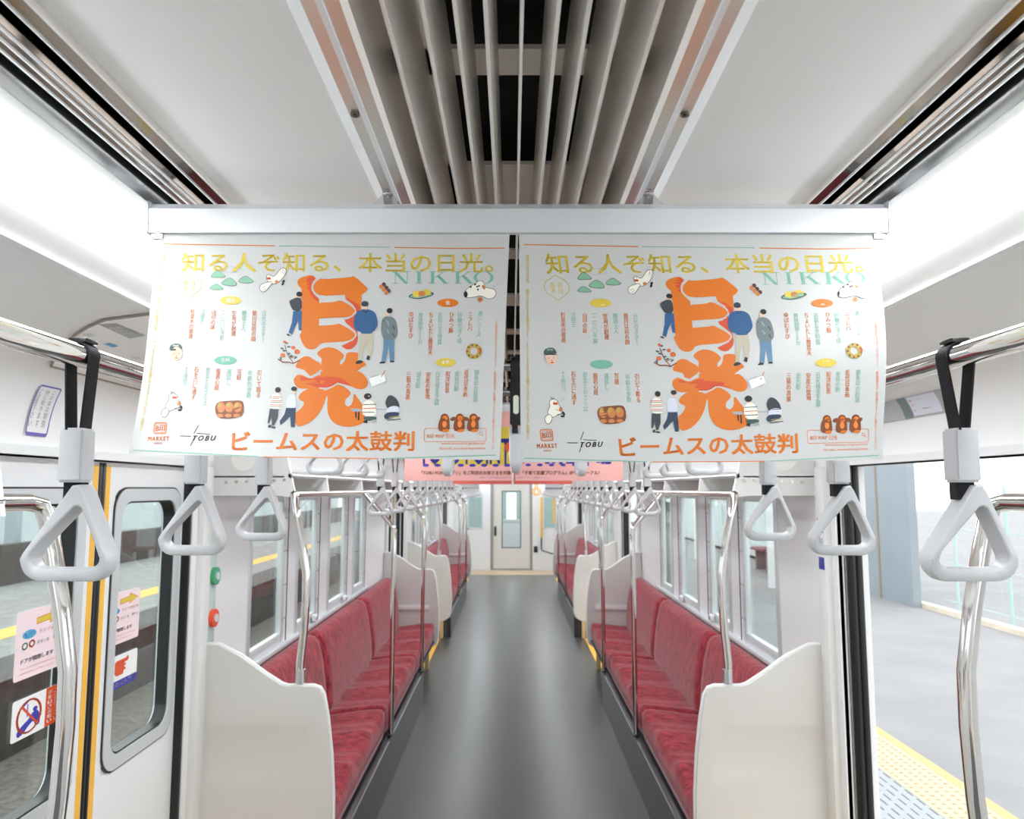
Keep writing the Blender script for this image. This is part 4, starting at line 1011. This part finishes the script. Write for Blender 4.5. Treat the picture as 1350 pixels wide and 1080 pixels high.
    A.poly([(462,548),(474,548),(478,551),(470,552.5),(463,551)], 'grey'); A.poly([(468,552),(470,552),(470,560),(468.5,560)], 'blk'); A.poly([(472,552),(473.8,552),(473.8,563),(472,563)], 'blk')
    A.line([(494, 549), (512, 549)], 1.2, 'grey'); A.ell(484.6, 534.5, 3.4, 4, 'skin'); A.ell(484.3, 532.3, 5, 4, 'blk'); A.poly([(478,541),(484,537),(491,538),(495,545),(496,558),(479,558),(477,549)], 'cream', 1)
    for y in (543, 548, 553): A.line([(478.5, y), (495, y-.4)], .9, 'red' if y == 548 else 'navy')
    A.poly([(478,558),(496,558),(497,562),(490,564),(481,563)], 'dgreen', 1); A.poly([(480,563),(485,563),(484,567),(479,566)], 'blk'); A.poly([(489,563),(495,562),(497,566),(491,566)], 'grey')
    A.part('figure_print')
    A.poly([(510,533),(514,530.5),(520,533),(525,539),(527,548),(520,552),(511,549),(507,541)], 'slate', 1); A.poly([(509,549),(516,544.5),(526,545.5),(528,551),(520,554),(510,553)], 'lav', 1); A.poly([(505.5,557),(511,552.5),(526,552.5),(526,557),(515,561),(508,562)], 'navy', 1); A.line([(513, 559.5), (526, 558)], 1, 'olive'); A.line([(511, 563), (528, 561.5)], 1, 'blk')
    A.part('card_print')
    A.poly([(485.5,509),(506,503),(508.5,513),(489,520.5)], 'white'); A.line([(485.5, 509), (506, 503), (508.5, 513), (489, 520.5)], .4, 'grey', True); A.line([(488, 507.5), (497, 504.5)], .9, 'grey'); A.line([(507, 499), (502, 508)], 1.1, 'tan')
    A.part('head_print')
    # capped head
    A.ell(231, 476, 8, 9.2, 'skin'); A.poly([(221.5,473),(223,466),(230,463),(237,464),(240,472),(231,470)], 'dgreen', 1); A.poly([(222,473),(231,469.5),(240.5,473),(231,472.6)], 'slate'); A.text('MARK', 227, 465, 235, 467.4, 'white', .02)
    A.ell(228, 476.5, 1, .5, 'blk', 8); A.ell(234.4, 476.5, 1, .5, 'blk', 8); A.ell(231.5, 479.6, .9, 1, 'tan', 8); A.ell(231.5, 482.2, 2.4, .8, 'red', 10)
    A.part('bread_print')
    # glazed bread roll
    A.poly([(283,545),(287,539),(296,538),(306,537.5),(316,537),(321,540),(321,556),(312,559.5),(300,560.5),(288,560),(284,553)], 'brown', 1)
    for k in range(3): A.ell(291+k*11, 546, 5.6, 6.6, 'tan', 14); A.ell(289.4+k*11, 543, 2.6, 3.2, 'olive', 10, .5); A.ell(290+k*11, 556.5, 4.6, 2.4, 'tan', 10)
    n = 20
    for k in range(n):
        t0, t1 = 2*PI*k/n, 2*PI*(k+1)/n
        A.poly([(624+r*math.cos(t), 474+r*.97*math.sin(t)) for t, r in ((t0, 10.5), (t1, 10.5), (t1, 5), (t0, 5))], 'olive')
    for k in range(9): A.ell(624+8.5*math.cos(k*.7+.3), 474+8.3*math.sin(k*.7+.3), 1.2, 1.6, 'brown' if k % 3 else 'dgreen', 8, k)
    A.poly([(631,471),(635,473),(632,478)], 'red')
    A.part('monkey_print')
    # three carved monkeys
    for x, v in ((585, 0), (605, 1), (623, 2)):
        if v: A.part('monkey_print')
        A.poly([(x-7.5,576),(x-7,566),(x-3,558),(x+1,555),(x+6,557),(x+7.5,565),(x+8,576),(x,578)], 'brown', 1); A.ell(x+1, 559.5, 5.2, 4.8, 'brown'); A.ell(x+1.5, 560.5, 3.6, 3.4, 'org', 12); A.ell(x+1, 568, 3, 4.6, 'tang', 12)
        if v == 0: A.ell(x, 562.5, 3.2, 1.8, 'brown', 10, .5)
        if v == 1: A.ell(x-7.5, 561.5, 4.2, 2.6, 'brown', 12, -.3); A.ell(x+9, 561.5, 4.2, 2.6, 'brown', 12, .3); A.ell(x+1.4, 562, 1.3, 1.3, 'red', 8)
        if v == 2: A.ell(x+6, 562, 4.4, 2.6, 'brown', 12, -.6); A.ell(x+2, 559.5, 3, 1.6, 'tang', 10)
        A.poly([(x-2,575),(x+6,574),(x+7,578),(x-1,578.5)], 'org', 1)
    return A
advert = draw_advert()
def hang_poster(name, label, group, S, art, paper_m, cuts=(8, 6)):
    base = S(.5, 0, 0); t = thing(name, label, 'poster', base, group)
    b = MB(); NU, NV = 20, 14
    F = [[b.bm.verts.new(S(i/NU, j/NV, 0)) for j in range(NV+1)] for i in range(NU+1)]
    B = [[b.bm.verts.new(S(i/NU, j/NV, -.0004)) for j in range(NV+1)] for i in range(NU+1)]
    for i in range(NU):
        for j in range(NV):
            b.bm.faces.new([F[i][j], F[i][j+1], F[i+1][j+1], F[i+1][j]]); b.bm.faces.new([B[i][j], B[i+1][j], B[i+1][j+1], B[i][j+1]])
    for i in range(NU):
        for j in (0, NV): b.bm.faces.new([F[i][j], F[i+1][j], B[i+1][j], B[i][j]])
    for j in range(NV):
        for i in (0, NU): b.bm.faces.new([F[i][j], F[i][j+1], B[i][j+1], B[i][j]])
    bmesh.ops.recalc_face_normals(b.bm, faces=b.bm.faces)
    b.build('sheet', paper_m, t, angle=60)
    if art: art.emit(t, S, .0003, 2e-6, cuts)
    return t
def sheet_fn(tl, tr, bl, br, curl=lambda a, b: 0):
    tl, tr, bl, br = map(Vector, (tl, tr, bl, br))
    def S(a, b, off):
        p = tl*(1-a)*(1-b)+tr*a*(1-b)+bl*(1-a)*b+br*a*b
        return Vector((p.x, p.y-off+curl(a, b), p.z))
    return S
S_left = sheet_fn((-.535, 1.1, 2.100), (-.013, 1.1, 2.100), (-.540, 1.05, 1.767), (-.0265, 1.055, 1.759), lambda a, b: .006*math.sin(PI*b)*(1-a)-.004*math.sin(2*PI*b))
S_right = sheet_fn((.001, 1.1, 2.100), (.533, 1.1, 2.100), (.003, 1.085, 1.757), (.520, 1.085, 1.760), lambda a, b: -.018*math.sin(PI*b)**2*a*a-.004*math.sin(PI*b))
hang_poster('poster', 'white hanging advert with big orange lettering, left of the front pair', 'front adverts', S_left, advert, paper)
hang_poster('poster', 'white hanging advert with big orange lettering, right of the front pair', 'front adverts', S_right, advert, paper)
# the pink pair farther down the car
def draw_pink(right):
    A = Art(lambda x, y: (x, y)); A.part('lettering')
    if not right:
        A.poly([(.25, .72), (.27, .30), (1.0, .22), (1.0, .785), (.60, .785), (.60, .775), (.25, .78)], 'yel')
        A.text('TOBU POINT', .14, .40, .98, .76, 'vio', .03)
        for k in range(8): A.ell(.20+k*.108, .78, .030, .022, 'vio')
        A.text('「TOBU POINTアプリ」をご利用のお客さまを対象', .16, .858, .99, .915, 'brown', .03); A.text('※詳しくはTOBU POINTで', .70, .945, .99, .968, 'purple', 0)
        A.poly([(.93, .5), (.99, .42), (1, .55), (.95, .60)], 'red')
    else:
        A.poly([(.0, .22), (.12, .22), (.10, .74), (0, .74)], 'yel'); A.text('に新登場', .05, .42, .9, .76, 'vio', .03)
        for k in range(6): A.ell(.12+k*.108, .775, .026, .02, 'vio')
        A.text('に「子育て応援プログラム」がリニューアル！', .01, .858, .78, .915, 'brown', .03); A.text('会員サイトにてご確認ください', .01, .945, .3, .968, 'purple', 0)
    return A
pinkp = mat('pink_paper', (240, 178, 172), .4)
redp = mat('red_paper', (205, 92, 80), .4)
def far_pair(y, papers, arts, names):
    for i, x0 in enumerate((-.535, .008)):
        S = sheet_fn((x0, y, 2.1), (x0+.527, y, 2.1), (x0, y-.01, 1.757), (x0+.527, y-.01, 1.757))
        hang_poster('poster', names[i], 'far adverts', S, arts[i], papers, (3, 2))
far_pair(3.73, pinkp, [draw_pink(0), draw_pink(1)], ['pink advert with yellow block behind the front pair, left half', 'pink advert with dark red line of text behind the front pair, right half'])
far_pair(6.87, redp, [None, None], ['thin red advert edge under the pink pair, left half', 'thin red advert edge under the pink pair, right half'])
for i, y in enumerate((1.1, 3.73, 6.87)):
    t = thing('poster_rail', ['brushed metal advert rail across the car, nearest', 'metal advert rail across the car holding the pink adverts', 'metal advert rail across the car, farthest'][i], 'poster rail', (0, y, 2.095), 'advert rails')
    y_ = y
    b = MB()
    b.prism([(y_-.008, 2.098), (y_-.009, 2.134), (y_-.005, 2.136), (y_+.001, 2.1445), (y_+.012, 2.1445), (y_+.012, 2.103), (y_+.004, 2.098)], 0, -.549, .549)
    b.build('rail', rail_m, t)
    for s in (-1, 1):
        b = MB(); b.box((s*.549, y_-.010, 2.096), (s*.552, y_+.013, 2.146), bev=.001); b.build('end_cap', alu, t)
        b = MB(); b.box((s*.530, y_-.004, 2.090), (s*.546, y_+.006, 2.097)); b.build('clip', alu, t)
        b = MB()
        w0, w1 = .021, .006
        V = [b.bm.verts.new(p) for p in ((s*.198-w0, y_+.001, 2.1445), (s*.198+w0, y_+.001, 2.1445), (s*.198+w1, y_+.012, 2.166), (s*.198-w1, y_+.012, 2.166), (s*.198-w0, y_+.003, 2.1445), (s*.198+w0, y_+.003, 2.1445), (s*.198+w1, y_+.014, 2.166), (s*.198-w1, y_+.014, 2.166))]
        for q in ((0,1,2,3),(7,6,5,4),(0,4,5,1),(1,5,6,2),(2,6,7,3),(3,7,4,0)): b.bm.faces.new([V[k] for k in q])
        bmesh.ops.recalc_face_normals(b.bm, faces=b.bm.faces)
        br = b.build('hanger', chrome, t)
        b = MB(); b.box((s*.198-.0075, y_+.008, 2.164), (s*.198+.0075, y_+.018, ZC-.0088), bev=.0008); b.cyl((s*.198, y_+.005, 2.17), (s*.198, y_+.009, 2.17), .0035, 8); b.build('tab', steel_d, br)

# ------------------------------------------------------------------ stickers and small panels
def wall_sticker(name, label, s, y0, y1, z0, z1, x, base_m, draw, skew=0, flip=False):
    """sheet on a wall facing the aisle at plane s*x"""
    t = thing(name, label, 'sticker', (s*x, (y0+y1)/2, z0))
    b = MB(); b.prism(rrect(y0, z0, y1, z1, .008, 4), 0, s*x, s*(x-.0008)); b.build('sheet', base_m, t)
    A = Art(lambda a, b_: (a, b_)); A.part('print'); draw(A)
    if A.cur:
        A.emit(t, lambda a, b_, off: Vector((s*(x-.0008-off), (y0+(y1-y0)*a) if s < 0 else (y1-(y1-y0)*a), z1-(z1-z0)*b_)), .0002, 2e-5)
    return t
pinkst = mat('pink_sticker', (244, 222, 226), .4); whitest = mat('white_sticker', (240, 240, 240), .4)
def d_pink(A):
    A.poly([(.40, .15), (.68, .13), (.68, .07), (.92, .17), (.68, .27), (.68, .22), (.40, .24)], 'yel'); A.line([(.40, .15), (.68, .13), (.68, .07), (.92, .17), (.68, .27), (.68, .22), (.40, .24)], .012, 'org', True)
    A.ell(.26, .36, .14, .065, 'cyan'); A.text('ドア', .18, .33, .34, .39, 'white', .03); A.text('ランプ点灯中', .45, .33, .95, .39, 'red', .01)
    A.line([(.18+.05*math.cos(k*PI/5), .52+.045*math.sin(k*PI/5)) for k in range(10)], .025, 'green', True); A.line([(.32+.05*math.cos(k*PI/5), .51+.045*math.sin(k*PI/5)) for k in range(10)], .025, 'red', True)
    A.text('ボタンを', .42, .49, .68, .55, 'teal', .01); A.text('押すと', .76, .48, .96, .54, 'plum', .01); A.text('ドアが開閉します', .12, .70, .78, .77, 'plum', .02)
    A.text('Doors can be opened and closed with the button', .12, .83, .9, .86, 'tan'); A.text('when the lamp is lit. Please take care', .12, .90, .8, .93, 'tan')
def d_lean(A):
    A.poly([(.68, 0), (1, 0), (1, 1), (.68, 1)], 'red'); A.text('手\nを\nは\nさ\nま\nな\nい', .72, .08, .83, .92, 'white', .03); A.text('ご\n注\n意\n下\nさ\nい', .87, .08, .96, .92, 'white', .02)
    n = 24
    A.poly([(.10, .78), (.22, .66), (.34, .58), (.40, .45), (.50, .42), (.56, .55), (.58, .82), (.48, .84), (.44, .66), (.34, .74), (.24, .88), (.12, .94)], 'vio', 1); A.ell(.46, .38, .05, .06, 'vio')
    A.line([(.20, .22), (.34, .10)], .03, 'vio'); A.line([(.3, .5), (.3, .2)], .02, 'vio')
    A.line([(.34+.24*math.cos(2*PI*k/n), .5+.40*math.sin(2*PI*k/n)) for k in range(n)], .045, 'red', True); A.line([(.18, .2), (.52, .78)], .045, 'red')
def d_finger(A):
    A.poly([(.34, .20), (.40, .16), (.66, .16), (.70, .10), (.74, .16), (.72, .26), (.62, .28), (.62, .32), (.66, .32), (.66, .38), (.62, .38), (.62, .44), (.66, .44), (.66, .50), (.60, .52), (.58, .62), (.40, .62), (.34, .54)], 'red')
    A.line([(.30, .22), (.30, .6)], .03, 'red'); A.poly([(0, .76), (1, .76), (1, 1), (0, 1)], 'vio'); A.text('はさまれないようご注意', .05, .80, .95, .95, 'white', .02)
def d_care(A):
    A.line(rrect(.03, .02, .97, .98, .06, 3), .045, 'purple', True)
    for x, t_ in ((.74, 'この扉は開閉'), (.46, '時に動きます'), (.16, 'ご注意下さい')): A.text('\n'.join(t_), x-.08, .12, x+.08, .88, 'grey', .01, dx=-.03)
wall_sticker('door_sticker', 'pink sticker with a yellow arrow on the left door glass nearest the camera', -1, 2.035, 2.25, 1.215, 1.395, 1.307, pinkst, d_pink)
wall_sticker('door_sticker', 'white sticker with a red ring and orange side band on the left door glass', -1, 2.04, 2.25, 1.06, 1.165, 1.307, whitest, d_lean)
wall_sticker('door_sticker', 'pink sticker with a yellow arrow on the left door glass past the yellow stripes', -1, 2.475, 2.70, 1.21, 1.378, 1.307, pinkst, d_pink)
wall_sticker('door_sticker', 'white and blue sticker with an orange hand on the left door glass', -1, 2.475, 2.70, 1.065, 1.172, 1.307, whitest, d_finger)
# on the cove above the left door: route map board and a small notice
def cove_fn(s, y0, y1, a0, a1, lift=0):
    def S(a, b, off):
        x, z = slope(a0+(a1-a0)*b); x2, z2 = slope(a0+(a1-a0)*b+.01)
        tx, tz = x2-x, z2-z; L = math.hypot(tx, tz); nx, nz = tz/L, -tx/L
        return Vector((s*(x+nx*(off+lift)), (y0+(y1-y0)*a) if s < 0 else (y1-(y1-y0)*a), z+nz*(off+lift)))
    return S
def cove_panel(name, label, cat, s, y0, y1, a0, a1, base_m, outline, draw, edge=None):
    S = cove_fn(s, y0, y1, a0, a1); t = thing(name, label, cat, S(.5, .5, 0))
    O = outline
    A = Art(lambda a, b: (a, b)); A.part('board'); INK['_b'] = base_m; A.poly(O, '_b'); A.emit(t, S, .004, 0, (6, 6))
    if edge:
        b = MB(); b.tube([S(p[0], p[1], .003) for p in O], .0035, 6, closed=True); b.build('edge', edge, t)
    A = Art(lambda a, b: (a, b)); A.part('print'); draw(A)
    if A.cur: A.emit(t, S, .0045, 3e-5, (4, 4))
    return t
def d_map(A):
    for m in (0, 1):
        f = (lambda P: [(1-x, y) for x, y in P]) if m else (lambda P: P)
        A.poly(f([(.062, .21), (.064, .145), (.154, .145), (.167, .225)]), 'grey')
        A.line(f([(.173, .50), (.235, .507)]), .008, 'red'); A.line(f([(.26, .52), (.44, .53)]), .008, 'red'); A.line(f([(.30, .80), (.45, .79)]), .008, 'cyan')
        for x, y in ((.181, .35), (.268, .66), (.36, .40), (.40, .68)): A.poly(f([(x, y), (x+.03, y), (x+.034, y+.045), (x+.004, y+.045)]), 'cyan')
        for x, y in ((.13, .42), (.11, .32), (.30, .40), (.34, .62)): A.text('日光', *( (x, y, x+.02, y+.05) if not m else (1-x-.02, y, 1-x, y+.05)), 'grey')
    A.text('路線図', .085, .16, .135, .21, 'white', .01)
cove_panel('route_map_board', 'white route map board curving over the left doorway', 'route map', -1, 1.6, 3.14, .01, .55, mat('map_board', (246, 245, 242), .35), [(1-.21, 1), (1-.18, .77), (1-.15, .58), (1-.112, .41), (1-.078, .28), (1-.0435, .16), (1-.022, .01), (1-.05, 0), (.05, 0), (.022, .01), (.0435, .16), (.078, .28), (.112, .41), (.15, .58), (.18, .77), (.21, 1)], d_map, mat('map_edge', (150, 136, 126), .4))
cove_panel('notice_sticker', 'small purple bordered notice above the left door below the chrome rail', 'sticker', -1, 1.945, 2.04, .709, .948, whitest, rrect(0, 0, 1, 1, .02, 2), d_care)
def d_info(A):
    A.poly([(.94, 0), (1, 0), (1, 1), (.94, 1)], 'grey'); A.poly([(.69, .06), (.93, .06), (.93, .94), (.69, .94)], 'lav'); A.poly([(.60, 0), (.68, 0), (.68, 1), (.60, 1)], 'shirt')
    A.text('優先席付近では', .76, .25, .91, .40, 'red', .01); A.text('電源を', .78, .60, .85, .74, 'plum', .01); A.text('携\n帯', .70, .2, .722, .8, 'red', .01)
cove_panel('notice_board', 'grey and white notice strip below the right chrome rail', 'notice', 1, 2.15, 2.80, .66, .825, mat('notice_grey', (176, 178, 181), .4), rrect(0, 0, 1, 1, .01, 2), d_info)
t = thing('emergency_panel', 'narrow panel with a green and a red round handle beside the left door', 'emergency panel', (-1.25, 3.19, 1.05))
b = MB(); b.box((-1.25, 3.155, 1.08), (-1.243, 3.225, 1.60), bev=.002); b.build('plate', mat('panel_blue_grey', (196, 214, 212), .4), t)
for z, c, nm in ((1.36, (70, 168, 120), 'green'), (1.19, (236, 84, 56), 'red')):
    b = MB(); b.cyl((-1.244, 3.19, z), (-1.226, 3.19, z), .036, 24); d_ = b.build('dial', mat('dial_'+nm, c, .4), t); d_['label'] = nm+' round dial'
    b = MB(); b.cyl((-1.227, 3.19, z), (-1.221, 3.19, z), .017, 16); b.build('knob', mat('knob_grey', (214, 216, 218), .3), d_)
def d_blue(A):
    A.poly([(0, 0), (1, 0), (1, .28), (0, .28)], 'vio'); A.poly([(0, .76), (1, .76), (1, 1), (0, 1)], 'vio'); A.ell(.5, .14, .25, .08, 'lav'); A.text('非常\n通報', .2, .38, .8, .62, 'purple', .01); A.text('SOS', .2, .83, .8, .93, 'white', .02)
wall_sticker('wall_sticker', 'tall white sticker with blue ends on the pillar beside the open right door', 1, 3.03, 3.085, 1.40, 1.60, 1.2215, whitest, d_blue)
